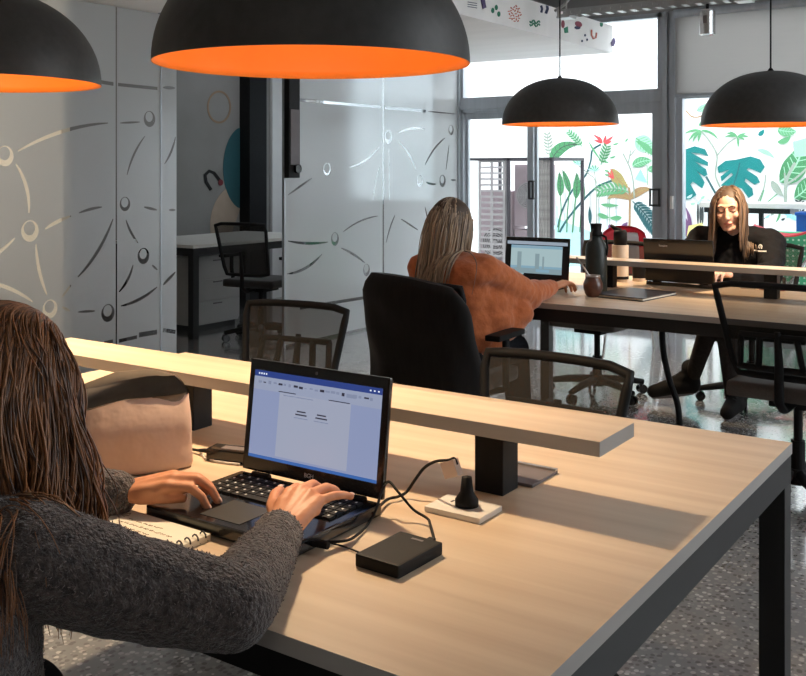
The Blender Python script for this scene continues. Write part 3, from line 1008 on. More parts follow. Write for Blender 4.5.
def condenser(name, x0, x1, y0, z0, h, label, m='pinkish'):
    t = thing(name, label, 'air conditioner unit', ((x0 + x1) / 2, y0, z0), 0, 'outdoor air conditioner units in the cage')
    hw_ = (x1 - x0) / 2
    MB().box((-hw_, 0, 0), (hw_, 0.3, h), bevel=0.01).build('housing', m, t)
    r_ = min(hw_ * 0.8, h * 0.42)
    f = MB()
    for q in range(6):
        rr_ = r_ * (0.3 + 0.7 * q / 5)
        f.tube([(rr_ * math.cos(a * PI / 16), -0.01, h / 2 + rr_ * math.sin(a * PI / 16)) for a in range(32)], 0.006, 5, closed=True)
    for q in range(8):
        a = q * PI / 4
        f.tube([(0, -0.012, h / 2), (r_ * math.cos(a), -0.012, h / 2 + r_ * math.sin(a))], 0.004, 5)
    f.tube([(0, -0.006, h / 2), (0, -0.016, h / 2)], r_ * 0.2, 16)
    fo = f.build('fan_grille', 'grille', t)
    MB().tube([(0, -0.004, h / 2), (0, -0.0005, h / 2)], r_, 32).build('fan_opening', 'slat_dark', t)
    return t


ux0 = cxm + 0.03; ux1 = xb0 - 0.005
condenser('condenser_unit', ux0, ux0 + 0.34, CGY + 0.08, 0.75, 0.66, 'upper air conditioner unit with round fan in the cage outside')
condenser('condenser_unit', ux0, ux0 + 0.34, CGY + 0.08, -0.03, 0.74, 'lower air conditioner unit with round fan in the cage outside')
condenser('condenser_unit', cx0 + 0.05, cxm - 0.06, CGY + 0.2, -0.03, 1.15, 'large air conditioner unit behind the white grille in the cage')

# ================================================================ FURNITURE
def at(px, py, z):
    """measured point on a level plane of height z"""
    d = F_PX * (CAM_Z - z) / (py - HOR)
    l = (px - CX) / F_PX * d
    return Vector((l * C_ - d * S_, l * S_ + d * C_, z))


TX0, TX1, TY0, TY1 = -2.42, -0.514, 0.963, 2.275


def make_table():
    """origin at the middle of the floor under the top"""
    t = thing('bench_desk', 'near pale oak bench desk with black steel frame and raised middle shelf', 'desk', ((TX0 + TX1) / 2, (TY0 + TY1) / 2, 0))
    hx, hy = (TX1 - TX0) / 2, (TY1 - TY0) / 2
    tp = MB().box((-hx, -hy, TABLE_H - 0.025), (hx, hy, TABLE_H), bevel=0.0015)
    to = tp.build('tabletop', ['wood', 'edge'], t)
    for p in to.data.polygons:
        if abs(p.normal.z) < 0.5:
            p.material_index = 1
    z0, z1 = TABLE_H - 0.085, TABLE_H - 0.0255
    r = MB()
    r.box((-hx + 0.002, -hy + 0.03, z0), (hx - 0.002, -hy + 0.075, z1)).box((-hx + 0.002, hy - 0.05, z0), (hx - 0.002, hy - 0.004, z1))
    r.box((hx - 0.057, -hy + 0.075, z0), (hx - 0.002, hy - 0.05, z1)).box((-hx + 0.002, -hy + 0.075, z0), (-hx + 0.057, hy - 0.05, z1))
    r.box((-0.03, -hy + 0.075, z0), (0.03, hy - 0.05, z1))
    r.build('apron', 'black', t)
    for x0, x1 in ((-hx + 0.002, -hx + 0.057), (hx - 0.057, hx - 0.002)):
        for y0, y1 in ((-hy + 0.03, -hy + 0.085), (hy - 0.059, hy - 0.004)):
            MB().box((x0, y0, 0), (x1, y1, z0), bevel=0.002).build('leg', 'black', t)
    return t


table = make_table()
FTX, FTY = -2.62 + 0.953, 4.03 + 0.656
dup(table, (FTX, FTY, 0), 0, 'far pale oak bench desk with black frame where two women work')


def make_shelf():
    t = thing('desk_shelf', 'narrow oak shelf raised on black blocks along the near desk', 'shelf', (-1.458, 1.628, TABLE_H))
    hx = 0.80
    o = MB().box((-hx, -0.078, 0.118), (hx, 0.078, 0.144), bevel=0.0015).build('board', ['wood', 'edge'], t)
    for p in o.data.polygons:
        if abs(p.normal.z) < 0.5:
            p.material_index = 1
    for x in (-0.245, 0.56, -0.74):
        MB().box((x - 0.030, -0.030, 0), (x + 0.030, 0.030, 0.118), bevel=0.003).build('post', 'black_soft', t)
    return t


shelf = make_shelf()
FSH = -1.73
dup(shelf, (FSH, 4.775, TABLE_H), 0, 'narrow oak shelf raised along the middle of the far desk')

# ---------------------------------------------------------------- chairs
def back_y(x, z, bw):
    return -0.205 - 0.10 * (z - 0.5) / 0.4 + 0.024 * (x / bw) ** 2


def make_chair(label, arms=False, top=0.88, bw=0.235, bb=0.185, seat_m='seat', lattice=True, group=None, solid=False):
    t = thing('office_chair', label, 'chair', (0, 0, 0), 0, group)
    s = MB().box((-0.235, -0.20, 0.425), (0.235, 0.245, 0.49), bevel=0.03)
    o = s.build('seat', seat_m, t, smooth=True)
    z0 = 0.53
    n = 8
    loop = []

    def fp_(u, v):            # u -1..1 , v 0..1
        w_ = bb + (bw - bb) * v
        z = z0 + (top - z0) * v - 0.006 * (abs(u) ** 3) * (v ** 4)
        x = u * w_
        return Vector((x, back_y(x, z, bw), z))
    for k in range(n):
        loop.append(fp_(-0.93 + 1.86 * k / n, 0))
    for k in range(n):
        loop.append(fp_(1, 0.03 + 0.94 * k / n))
    for k in range(n):
        loop.append(fp_(0.95 - 1.9 * k / n, 1))
    for k in range(n):
        loop.append(fp_(-1, 0.97 - 0.94 * k / n))
    MB().tube(loop, 0.014, 8, closed=True).build('back_frame', 'black_soft', t, smooth=True)
    g = MB()
    N = 12
    grid = [[g.bm.verts.new(fp_(-0.97 + 1.94 * i / N, 0.03 + 0.94 * j / N)) for i in range(N + 1)] for j in range(N + 1)]
    for j in range(N):
        for i in range(N):
            g.bm.faces.new([grid[j][i], grid[j][i + 1], grid[j + 1][i + 1], grid[j + 1][i]])
    g.build('back_net', 'seat_black' if solid else 'net', t, smooth=True)
    if lattice:
        l = MB()

        def lp(x, z): return Vector((x, back_y(x, z, bw) - 0.022, z))
        l.tube([lp(-0.17 + 0.34 * k / 8, 0.565) for k in range(9)], 0.014, 6)
        l.tube([lp(-0.15 + 0.30 * k / 8, 0.70) for k in range(9)], 0.012, 6)
        for s_ in (-1, 1):
            l.tube([lp(s_ * 0.16, 0.565), lp(s_ * 0.145, 0.70)], 0.012, 6)
            l.tube([lp(s_ * 0.085, 0.565), lp(s_ * 0.07, 0.70)], 0.013, 6)
        l.build('lumbar_support', 'black_soft', t, smooth=True)
    MB().tube([(0, -0.05, 0.405), (0, -0.20, 0.40), (0, -0.262, 0.44), (0, -0.262, 0.58), (0, -0.285, 0.72)], [0.024, 0.022, 0.020, 0.018, 0.012], 8, flat=0.6).build('back_support', 'black_soft', t, smooth=True)
    MB().box((-0.09, -0.10, 0.385), (0.09, 0.12, 0.425), bevel=0.008).build('tilt_mechanism', 'black_soft', t)
    MB().tube([(0, 0, 0.08), (0, 0, 0.24)], 0.028, 14).tube([(0, 0, 0.24), (0, 0, 0.39)], 0.018, 14).build('gas_column', 'black_soft', t, smooth=False)
    MB().lathe([(0.0, 0.065), (0.045, 0.065), (0.05, 0.10), (0.035, 0.125), (0.0, 0.125)], 16).build('hub', 'black_soft', t)
    for k in range(5):
        a = 2 * PI * k / 5 + 0.3
        lg = MB().tube([(0.03 * math.cos(a), 0.03 * math.sin(a), 0.10), (0.17 * math.cos(a), 0.17 * math.sin(a), 0.092), (0.30 * math.cos(a), 0.30 * math.sin(a), 0.07)],
                       [0.026, 0.022, 0.016], 8).build('base_leg', 'black_soft', t, smooth=True)
        c, s_ = math.cos(a), math.sin(a)
        cs = MB()
        for q in (-1, 1):
            p0 = Vector((0.29 * c - s_ * q * 0.006, 0.29 * s_ + c * q * 0.006, 0.029)); p1 = Vector((0.29 * c - s_ * q * 0.022, 0.29 * s_ + c * q * 0.022, 0.029))
            cs.tube([p0, p1], 0.028, 14)
        cs.build('caster', 'black_gloss', lg)
    if arms:
        for s_ in (-1, 1):
            ar = MB().tube([(s_ * 0.20, 0.02, 0.41), (s_ * 0.275, 0.02, 0.43), (s_ * 0.285, 0.0, 0.55), (s_ * 0.285, 0.0, 0.655)], 0.016, 8).build('armrest', 'black_soft', t, smooth=True)
            MB().box((s_ * 0.285 - 0.035, -0.13, 0.65), (s_ * 0.285 + 0.035, 0.12, 0.675), bevel=0.01).build('arm_pad', 'black_soft', ar)
    return t


c1 = make_chair('black mesh chair pushed in behind the near desk, beyond the end of the oak shelf', top=0.835, bw=0.225, bb=0.185)
c1.location = (-1.19, 2.19, 0); c1.rotation_euler = (0, 0, PI - 0.06)
dup(c1, (-2.42, 2.62, 0), PI + 0.16, 'black mesh chair standing behind the near desk in front of the meeting room doorway')
c4 = make_chair('black mesh chair facing the far desk in front of the woman in black jacket', arms=False, top=0.90, bw=0.25, bb=0.19)
c4.location = (-0.94, 4.26, 0); c4.rotation_euler = (0, 0, -0.05)
dup(c4, (-2.36, 5.52, 0), PI - 0.1, 'empty black chair at the far side of the far desk, behind the dark bottle')
c6 = dup(c4, (-1.55, 5.87, 0), PI + 0.12, 'black chair under the woman in the black jacket')
c3 = make_chair('black chair under the woman in orange, a coat hung over its back', arms=True, top=0.885, bw=0.23, solid=True)
c3.location = (-2.25, 3.63, 0); c3.rotation_euler = (0, 0, 0.05)
c7 = dup(c4, (-1.22, 0.47, 0), 0.05, 'black chair under the woman with long brown hair at the near desk')
ci = make_chair('black mesh chair in the doorway of the meeting room beside the small desk', arms=True, top=0.935, bw=0.235, bb=0.20, seat_m='seat_black', lattice=False)
ci.location = (-5.37, 5.86, 0); ci.rotation_euler = (0, 0, 0.15)

# coat hung over the back of the orange woman's chair
ct = MB()
rings = []
nz_, nu = 14, 40
for j in range(nz_ + 1):
    v = j / nz_
    z = 0.40 + 0.525 * v
    hw_ = 0.265 - 0.025 * v - 0.05 * max(0, (v - 0.8) / 0.2) ** 2
    th = 0.05 * (1 - 0.55 * max(0, (v - 0.8) / 0.2) ** 2) + 0.02 * (1 - v)
    ring = []
    for k in range(nu):
        a = 2 * PI * k / nu
        ca, sa = math.cos(a), math.sin(a)
        x = hw_ * math.copysign(abs(ca) ** 0.6, ca)
        y = th * math.copysign(abs(sa) ** 0.6, sa)
        f_ = 0.010 * math.sin(x * 40 + 2 * math.sin(z * 9)) * (1.1 - v) + 0.004 * math.sin(z * 30 + x * 12)
        zz = z - 0.05 * (1 - v) * math.sin(k * 0.7) * (0.3 if v < 0.2 else 0) - 0.028 * v * (x / 0.25 + 0.2) - 0.02 * v ** 3 * (x / 0.25) ** 2
        ring.append(ct.bm.verts.new((x, y + f_ + back_y(x, max(z, .5), .25) - 0.005, zz)))
    rings.append(ring)
for A, B in zip(rings, rings[1:]):
    for k in range(nu):
        ct.bm.faces.new([A[k], A[(k + 1) % nu], B[(k + 1) % nu], B[k]])
ct.bm.faces.new(rings[-1]); ct.bm.faces.new(rings[0][::-1])
cto = ct.build('coat', 'coat', None, (-2.215, 3.585, 0), (0, 0, 0.05), smooth=True)
tag(cto, 'black coat draped over the chair of the woman in orange', 'coat')

# ---------------------------------------------------------------- pendant lamps
LR = 0.35


def make_lamp(label, loc, rz=0):
    t = thing('pendant_lamp', label, 'lamp', loc, rz, None)
    H = LR * 0.80
    out, inn = [], []
    for k in range(25):
        a = PI / 2 * k / 24
        out.append((LR * math.cos(a) ** 0.93 if k < 24 else 0.0, H * math.sin(a) ** 0.97))
        inn.append(((LR - 0.004) * math.cos(a) ** 0.93 if k < 24 else 0.0, (H - 0.005) * math.sin(a) ** 0.97))
    MB().lathe(out + [], 72).build('shade', 'shade', t, smooth=True)
    MB().lathe([(LR, 0.0), (LR - 0.004, 0.0)] + inn[1:], 72).build('shade_lining', 'shade_in', t, smooth=True)
    MB().lathe([(0.0, H + 0.016), (0.008, H + 0.015), (0.014, H + 0.006), (0.018, H - 0.002), (0, H - 0.002)], 20).build('cap', 'black_soft', t, smooth=True)
    MB().tube([(0, 0, H + 0.01), (0, 0, CEIL - loc[2])], 0.0045, 8).build('cord', 'black_soft', t)
    MB().lathe([(0.0, CEIL - loc[2] - 0.035), (0.05, CEIL - loc[2] - 0.03), (0.055, CEIL - loc[2]), (0, CEIL - loc[2])], 24).build('ceiling_rose', 'black_soft', t, smooth=True)
    MB().tube([(0, 0, H - 0.006), (0, 0, H - 0.075)], 0.022, 16).build('socket', 'black_soft', t)
    MB().lathe([(0.0, H - 0.175), (0.018, H - 0.17), (0.03, H - 0.145), (0.03, H - 0.125), (0.016, H - 0.08), (0.0, H - 0.078)], 20).build('bulb', 'bulb', t, smooth=True)
    return t


LAMP_E, LAMP_COL = 1.6, (1.0, 0.76, 0.48)
lamp_spots = [((-1.403, 1.700, 1.585), 'large black dome pendant with orange lining, central over the near desk'),
              ((-2.67, 1.69, 1.605), 'black dome pendant cut off at the picture edge, above the head of the brown-haired woman'),
              ((-2.575, 5.46, 1.625), 'grey black dome pendant hanging above the open laptop of the woman in orange'),
              ((-1.305, 5.30, 1.583), 'black dome pendant hanging above the woman in the black jacket')]
lamp0 = None
for i, (p, lb) in enumerate(lamp_spots):
    lp_ = make_lamp(lb, p) if i == 0 else dup(lamp0, p, 0, lb)
    if i == 0: lamp0 = lp_
    lp_['group'] = 'black dome pendants over the desks'
    ld = bpy.data.lights.new('bulb_light', 'POINT')
    ld.energy = LAMP_E * (1.0 if i < 2 else 0.5); ld.color = LAMP_COL; ld.shadow_soft_size = 0.035
    lo = bpy.data.objects.new('bulb_light', ld); COL.objects.link(lo)
    lo.location = (0, 0, LR * 0.80 - 0.20); lo.parent = lp_
    # the reflector bulb throws most of its light straight down
    ld = bpy.data.lights.new('bulb_beam', 'SPOT')
    ld.energy = (56.0, 56.0, 12.0, 12.0)[i]; ld.color = LAMP_COL; ld.shadow_soft_size = 0.03
    ld.spot_size = R(118); ld.spot_blend = 0.6
    lo = bpy.data.objects.new('bulb_beam', ld); COL.objects.link(lo)
    lo.location = (0, 0, LR * 0.80 - 0.182); lo.parent = lp_

# ---------------------------------------------------------------- cable tray and spotlight
TRY = 6.5
tx0 = on_y(560, 10, TRY)[0]
tz = on_y(620, 9, TRY)[1] - 0.02
tr = thing('cable_tray', 'perforated grey cable tray hung under the ceiling near the windows', 'cable tray', (0, TRY, tz))
X1t = 2.0
pl = MB()
for y in (-0.05, 0.05):
    pl.box((tx0, y - 0.002, 0), (X1t, y + 0.002, 0.014)).box((tx0, y - 0.002, 0.034), (X1t, y + 0.002, 0.05))
    x = tx0
    while x < X1t - 0.05:
        pl.box((x, y - 0.002, 0.014), (x + 0.03, y + 0.002, 0.034)); x += 0.075
x = tx0
while x < X1t - 0.06:
    pl.box((x, -0.05, 0), (x + 0.035, 0.05, 0.003)); x += 0.09
pl.build('perforated_channel', 'screw', tr)
for x in (tx0 + 0.05, tx0 + 1.3, tx0 + 2.6):
    MB().tube([(x, 0, 0.003), (x, 0, CEIL - tz)], 0.006, 8).box((x - 0.05, -0.06, -0.012), (x + 0.05, 0.06, 0.0)).build('hanger', 'screw', tr)
MB().tube([(tx0 - 0.05, 0.02, 0.055), (tx0 + 0.02, 0.02, 0.09), (tx0 + 0.12, 0.02, 0.2), (tx0 + 0.1, 0.02, 0.44)], 0.012, 8).build('conduit', 'screw', tr, smooth=True)
sxp, szp = on_y(707.5, 21, TRY)
sp = thing('spotlight', 'small silver cylinder spotlight hanging from the cable tray', 'spotlight', (sxp, TRY, szp))
MB().lathe([(0.0, -0.085), (0.045, -0.085), (0.052, -0.09), (0.052, 0.06), (0.04, 0.075), (0.0, 0.075)], 28).build('housing', 'chrome', sp, smooth=False)
auto_smooth(sp.children[0])
MB().box((-0.012, -0.055, -0.02), (0.012, 0.055, 0.03)).build('bracket', 'slat_dark', sp)
MB().tube([(0, 0, 0.07), (0, 0, tz - szp - 0.002)], 0.010, 10).build('stem', 'black_soft', sp)

# ---------------------------------------------------------------- meeting-room desk with drawers
p_a, p_b = at(192, 247, .75), at(240, 243, .75)
dk = thing('small_desk', 'small white desk with black frame inside the meeting room', 'desk', (-6.34, 5.95, 0))
MB().box((-0.42, -0.42, 0.725), (0.55, 1.2, 0.75)).build('desktop', 'white_plastic', dk)
fm = MB().box((-0.40, -0.40, 0.66), (0.53, -0.34, 0.724)).box((0.47, -0.34, 0.66), (0.53, 1.18, 0.724)).box((-0.40, 1.12, 0.66), (0.47, 1.18, 0.724))
fm.build('frame_rail', 'black', dk)
for x, y in ((0.47, -0.40), (0.47, 1.12), (-0.40, -0.40), (-0.40, 1.12)):
    MB().box((x, y, 0), (x + 0.06, y + 0.06, 0.66)).build('leg', 'black', dk)
pd = thing('drawer_pedestal', 'grey three-drawer pedestal under the meeting room desk', 'drawer unit', (-6.05, 6.05, 0))
MB().box((-0.35, -0.28, 0.05), (0.0, 0.26, 0.62)).build('carcass', 'drawer', pd)
for k in range(3):
    d_ = MB().box((0.001, -0.275, 0.07 + k * 0.182), (0.018, 0.255, 0.245 + k * 0.182), bevel=0.003).build('drawer', 'drawer', pd)
    MB().box((0.018, -0.06, 0.215 + k * 0.182), (0.026, 0.04, 0.225 + k * 0.182)).build('drawer_pull', 'slat_dark', d_)
MB().box((-0.33, -0.26, 0.0), (-0.02, 0.24, 0.05)).build('plinth', 'black', pd)

# ---------------------------------------------------------------- laptops
def ui(name, c, e):
    if name not in M:
        M[name] = mat(name, tuple(v * 0.05 for v in c), 0.25, emit=c, estr=e, var=0.02)
    return name


def make_laptop(label, loc, rz, w_, dp, lid_h, tilt, page, e=1.0, brand=None, brand_back=None, bez_=(0.014, 0.02, 0.026), thick=0.024):
    """hinge line at local y = 0, keyboard towards -y"""
    t = thing('laptop', label, 'laptop', loc, rz)
    hw_ = w_ / 2
    base = MB().box((-hw_, -dp, 0.003), (hw_, 0.004, thick), bevel=0.004)
    base.build('base', 'black_gloss', t)
    kb = MB()
    rows, cols = 5, 14
    kx0, kx1, ky0, ky1 = -hw_ + 0.02, hw_ - 0.02, -0.115, -0.02
    dx, dy = (kx1 - kx0) / cols, (ky1 - ky0) / rows
    lg = MB()
    for r_ in range(rows):
        for c_ in range(cols):
            if r_ == 0 and 4 <= c_ <= 8:
                if c_ > 4: continue
                x0, x1 = kx0 + 4 * dx, kx0 + 9 * dx
            else:
                x0, x1 = kx0 + c_ * dx, kx0 + (c_ + 1) * dx
            y0 = ky0 + r_ * dy
            kb.box((x0 + 0.0015, y0 + 0.0015, thick), (x1 - 0.0015, y0 + dy - 0.0015, thick + 0.0035))
            lg.box((x0 + dx * .36, y0 + dy * .5, thick + 0.0035), (x0 + dx * .52, y0 + dy * .72, thick + 0.0038))
    ko = kb.build('keyboard', 'black_soft', t)
    lg.build('key_letters', 'label', ko)
    MB().box((-0.055, -dp + 0.02, thick), (0.035, -0.13, thick + 0.0008)).build('touchpad', 'black', t)
    for q in (-1, 1):
        MB().tube([(q * hw_ * .8, 0, thick), (q * hw_ * .55, 0, thick)], 0.006, 10).build('hinge', 'black_soft', t)
    mt = Matrix.Translation((0, 0.004, thick)) @ Matrix.Rotation(-tilt, 4, 'X')
    lid = MB().box((-hw_, 0.0, 0.004), (hw_, 0.010, lid_h), bevel=0.004)
    lo = lid.build('lid', 'black_gloss', t)
    lo.data.transform(mt)
    sx0, sx1, sz0, sz1 = -hw_ + bez_[0], hw_ - bez_[0], 0.004 + bez_[2], lid_h - bez_[1]
    s = MB()
    names = []
    for q, (u0, v0, u1, v1, nm) in enumerate(page):
        if nm not in names: names.append(nm)
        y = -0.0006 - 0.00012 * q
        P = [(sx0 + (sx1 - sx0) * u, y, sz0 + (sz1 - sz0) * v) for u, v in ((u0, v0), (u1, v0), (u1, v1), (u0, v1))]
        s.poly(P, names.index(nm))
    so = s.build('screen', names, t, recalc=False)
    so.data.transform(mt)
    if brand:
        text_mesh(brand, 0.011, 'brand_lettering', 'label', lo, mt @ Matrix.Translation((0.0, -0.0006, 0.004 + bez_[2] * .5)) @ Matrix.Rotation(PI / 2, 4, 'X'), depth=0.0003)
    if brand_back:
        text_mesh(brand_back, 0.016, 'brand_lettering', 'label', lo, mt @ Matrix.Translation((-hw_ * .0 + brand_back_x, 0.0106, lid_h - 0.035)) @ Matrix.Rotation(PI, 4, 'Z') @ Matrix.Rotation(PI / 2, 4, 'X'), depth=0.0003)
    MB().tube([(0, -0.001, lid_h - 0.011), (0, 0.001, lid_h - 0.011)], 0.003, 10).build('webcam', 'slat_dark', lo)
    lo.children[-1].data.transform(mt)
    return t


ui('ui page', (0.42, 0.46, 0.60), 0.72); ui('ui side', (0.32, 0.38, 0.60), 0.72); ui('ui blue', (0.03, 0.06, 0.26), 0.8); ui('ui bar', (0.38, 0.43, 0.59), 0.72)
ui('ui text', (0.05, 0.05, 0.08), 0.6); ui('ui task', (0.04, 0.13, 0.40), 0.9); ui('ui mid', (0.25, 0.29, 0.42), 0.8); ui('ui white', (0.8, 0.85, 0.95), 1.0)
pg = [(0, 0, 1, 1, 'ui side'), (0, .93, 1, 1, 'ui blue'), (0, .78, 1, .93, 'ui bar'), (0, 0, 1, .035, 'ui task'), (.22, .06, .78, .78, 'ui page')]
rr = random.Random(3)
for k in range(4):
    pg.append((.035 + k * .02, .955, .045 + k * .02, .975, 'ui white'))
for k in range(3):
    pg.append((.91 + k * .03, .955, .922 + k * .03, .97, 'ui white'))
for k in range(22):
    x = .04 + k * .042
    pg.append((x, .85 + rr.random() * .02, x + .02 + rr.random() * .015, .875 + rr.random() * .02, 'ui mid' if rr.random() < .7 else 'ui text'))
pg += [(.75, .85, .82, .89, 'ui mid'), (.22, .79, .36, .80, 'ui text'), (.26, .755, .50, .765, 'ui mid'), (.62, .785, .78, .795, 'ui text')]
for x0 in (.36, .52):
    pg += [(x0 + .02, .60, x0 + .09, .615, 'ui text'), (x0 + .01, .565, x0 + .10, .58, 'ui text'), (x0, .53, x0 + .11, .54, 'ui mid')]
lap1 = make_laptop('black laptop showing a text document, in front of the brown-haired woman', (-1.1555, 1.383, TABLE_H), 0, 0.330, 0.232, 0.213, R(7), pg, brand='BGH')

ui('ui sheet', (0.42, 0.57, 0.60), 0.8); ui('ui sheet2', (0.25, 0.43, 0.55), 0.8); ui('ui sheet3', (0.30, 0.42, 0.46), 0.7); ui('ui black', (0.01, 0.01, 0.012), 0.2); ui('ui grey', (0.36, 0.43, 0.52), 0.8)
pg2 = [(0, 0, 1, 1, 'ui black'), (.0, .86, 1, .95, 'ui grey'), (.07, .08, .92, .84, 'ui sheet'), (.07, .76, .92, .84, 'ui sheet2'), (.07, .08, .92, .25, 'ui sheet3'), (.07, .22, .92, .28, 'ui sheet2'),
       (.18, .2, .25, .66, 'ui sheet3'), (.48, .14, .55, .62, 'ui sheet3'), (.60, .16, .63, .55, 'ui sheet3'), (.5, .12, .72, .2, 'ui sheet2'), (.07, .04, .3, .08, 'ui sheet'), (.12, .80, .6, .815, 'ui grey')]
lap2 = make_laptop('open laptop with a pale blue-green page in front of the woman in orange', (-2.30, 4.58, TABLE_H), 0, 0.365, 0.245, 0.228, R(6), pg2, bez_=(0.010, 0.012, 0.022))
brand_back_x = 0.075
lap3 = make_laptop('black laptop seen from behind, in front of the woman in the black jacket', (-1.665, 4.955, TABLE_H), PI, 0.36, 0.235, 0.228, R(9), [(0, 0, 1, 1, 'ui side')], brand_back='lenovo')

# ---------------------------------------------------------------- things on the near desk
T0 = TABLE_H
nb_ = thing('notebook', 'open spiral notebook with handwriting lying before the near laptop', 'notebook', (-1.262, 1.068, T0), R(-1))
pgs = MB().box((-0.105, -0.078, 0.0), (0.105, 0.076, 0.011), bevel=0.001).build('pages', 'paper', nb_)
hw2 = MB()
rr = random.Random(5)
for ln in range(7):
    y = 0.044 - ln * 0.015
    x = -0.072 + rr.random() * 0.02
    x_end = (0.02, 0.06, 0.03, 0.055, -0.005, 0.03, 0.01)[ln]
    while x < x_end:
        L_ = 0.006 + rr.random() * 0.014
        pts = [(x + L_ * k / 6, y + (rr.random() - .5) * 0.005, 0.0113) for k in range(7)]
        hw2.tube(pts, 0.0005, 4); x += L_ + 0.004
hw2.build('handwriting', 'ink', pgs)
hw2 = MB()
hw2.tube([(-0.088, 0.055, 0.0113), (-0.075, 0.062, 0.0113), (-0.07, 0.053, 0.0113), (-0.086, 0.050, 0.0113), (-0.072, 0.046, 0.0113)], 0.0006, 4)
hw2.build('doodle', 'ink', pgs)
spr = MB()
for k in range(9):
    y = -0.068 + k * 0.0165
    spr.tube([(0.098 + 0.0085 * math.cos(a), y + 0.001 * a, 0.008 + 0.0085 * math.sin(a)) for a in [i * PI / 5 for i in range(10)]], 0.0014, 5)
spr.build('spiral_binding', 'black', nb_, smooth=True)

# canvas pouch
u_ = Vector((0.138, 0.237, 0)).normalized()
bag_c = Vector((-1.452, 1.404, 0)) - u_ * 0.145 + Vector((-u_.y, u_.x, 0)) * 0.058
bag = thing('canvas_pouch', 'slouchy beige canvas pouch with open top beside the near laptop', 'bag', (bag_c.x, bag_c.y, T0), math.atan2(u_.y, u_.x))


def loft(sections, nu=44, close_top=False, close_bot=True):
    m = MB(); rings = []
    for sec in sections:
        rings.append([m.bm.verts.new(p) for p in sec])
    for A, B in zip(rings, rings[1:]):
        n = len(A)
        for k in range(n):
            m.bm.faces.new([A[k], A[(k + 1) % n], B[(k + 1) % n], B[k]])
    if close_bot: m.bm.faces.new(rings[0][::-1])
    if close_top: m.bm.faces.new(rings[-1])
    return m


def bagsec(v, ins=0.0, zadd=0.0):
    out = []
    hx_ = 0.140 - 0.006 * v - ins; hy_ = 0.056 + 0.010 * math.sin(PI * min(v, 1)) - 0.010 * v - ins
    for k in range(44):
        a = 2 * PI * k / 44
        ca, sa = math.cos(a), math.sin(a)
        x = hx_ * math.copysign(abs(ca) ** 0.38, ca); y = hy_ * math.copysign(abs(sa) ** 0.5, sa)
        z = (0.150 + 0.17 * min(0, x)) * v + zadd
        back = max(0, sa)
        z += (0.028 * back + 0.012 * back * math.sin(x * 14 + 1.2)) * v ** 4
        if ins == 0:
            y += 0.010 * noise.noise(Vector((x * 14, z * 16, 2.0 if sa > 0 else 7.0)))
            z -= 0.006 * v ** 3 * (x / 0.14) ** 2
        out.append((x, y, max(z, 0.001)))
    return out


bm_ = loft([bagsec(0, 0.010), bagsec(0.02, 0.002)] + [bagsec(v / 14) for v in range(1, 15)])
bm_.build('pouch_shell', 'canvas', bag, smooth=True)
loft([bagsec(1.0, 0.0006), bagsec(1.0, 0.005), bagsec(0.9, 0.007), bagsec(0.5, 0.009), bagsec(0.15, 0.011)]).build('lining', 'canvas_in', bag, smooth=True)
MB().tube([(-0.05 + 0.01 * k, 0.047 + 0.001 * math.sin(k), 0.165 + 0.004 * math.sin(k * .5)) for k in range(9)], 0.0018, 6).build('zip_edge', 'paper', bag)

# power adapter
ad = thing('power_adapter', 'black power brick on the desk behind the near laptop', 'power adapter', (-1.43, 1.485, T0), R(14))
MB().box((-0.058, -0.022, 0), (0.058, 0.022, 0.026), bevel=0.004).build('brick', 'black_gloss', ad)
MB().box((-0.03, -0.012, 0.026), (0.035, 0.010, 0.0264)).build('rating_label', 'slat_dark', ad)
MB().tube([(-0.056, 0.004, 0.012), (-0.075, 0.006, 0.012), (-0.10, 0.014, 0.008), (-0.14, 0.03, 0.004), (-0.18, 0.035, 0.004)], [0.006, 0.005, 0.003, 0.003, 0.003], 8).build('lead', 'black_soft', ad, smooth=True)
cbl = [at(200, 452, T0 + .003), at(205, 458, T0 + .003), at(215, 461, T0 + .003), at(228, 463, T0 + .003), at(240, 464, T0 + .003)]
tag(MB().tube(cbl, 0.0022, 6).build('thin_cable', 'white_plastic', smooth=True), 'thin pale cable curving on the desk in front of the power brick', 'cable')

# external drive and cables
hd_c = Vector((-0.857, 1.247, T0))
ed = thing('external_drive', 'flat black external hard drive on the near desk', 'hard drive', hd_c, R(-2))
MB().box((-0.041, -0.058, 0.0), (0.041, 0.058, 0.020), bevel=0.004).build('drive_case', 'black_soft', ed)
MB().box((-0.008, 0.040, 0.020), (0.014, 0.045, 0.0203)).build('printed_mark', 'slat_dark', ed)


def smooth_path(P, n=6):
    P = [Vector(p) for p in P]; out = []
    for i in range(len(P) - 1):
        p0, p1, p2, p3 = P[max(i - 1, 0)], P[i], P[i + 1], P[min(i + 2, len(P) - 1)]
        for k in range(n):
            t = k / n
            out.append(0.5 * ((2 * p1) + (p2 - p0) * t + (2 * p0 - 5 * p1 + 4 * p2 - p3) * t * t + (3 * p1 - p0 - 3 * p2 + p3) * t ** 3))
    out.append(P[-1]); return out


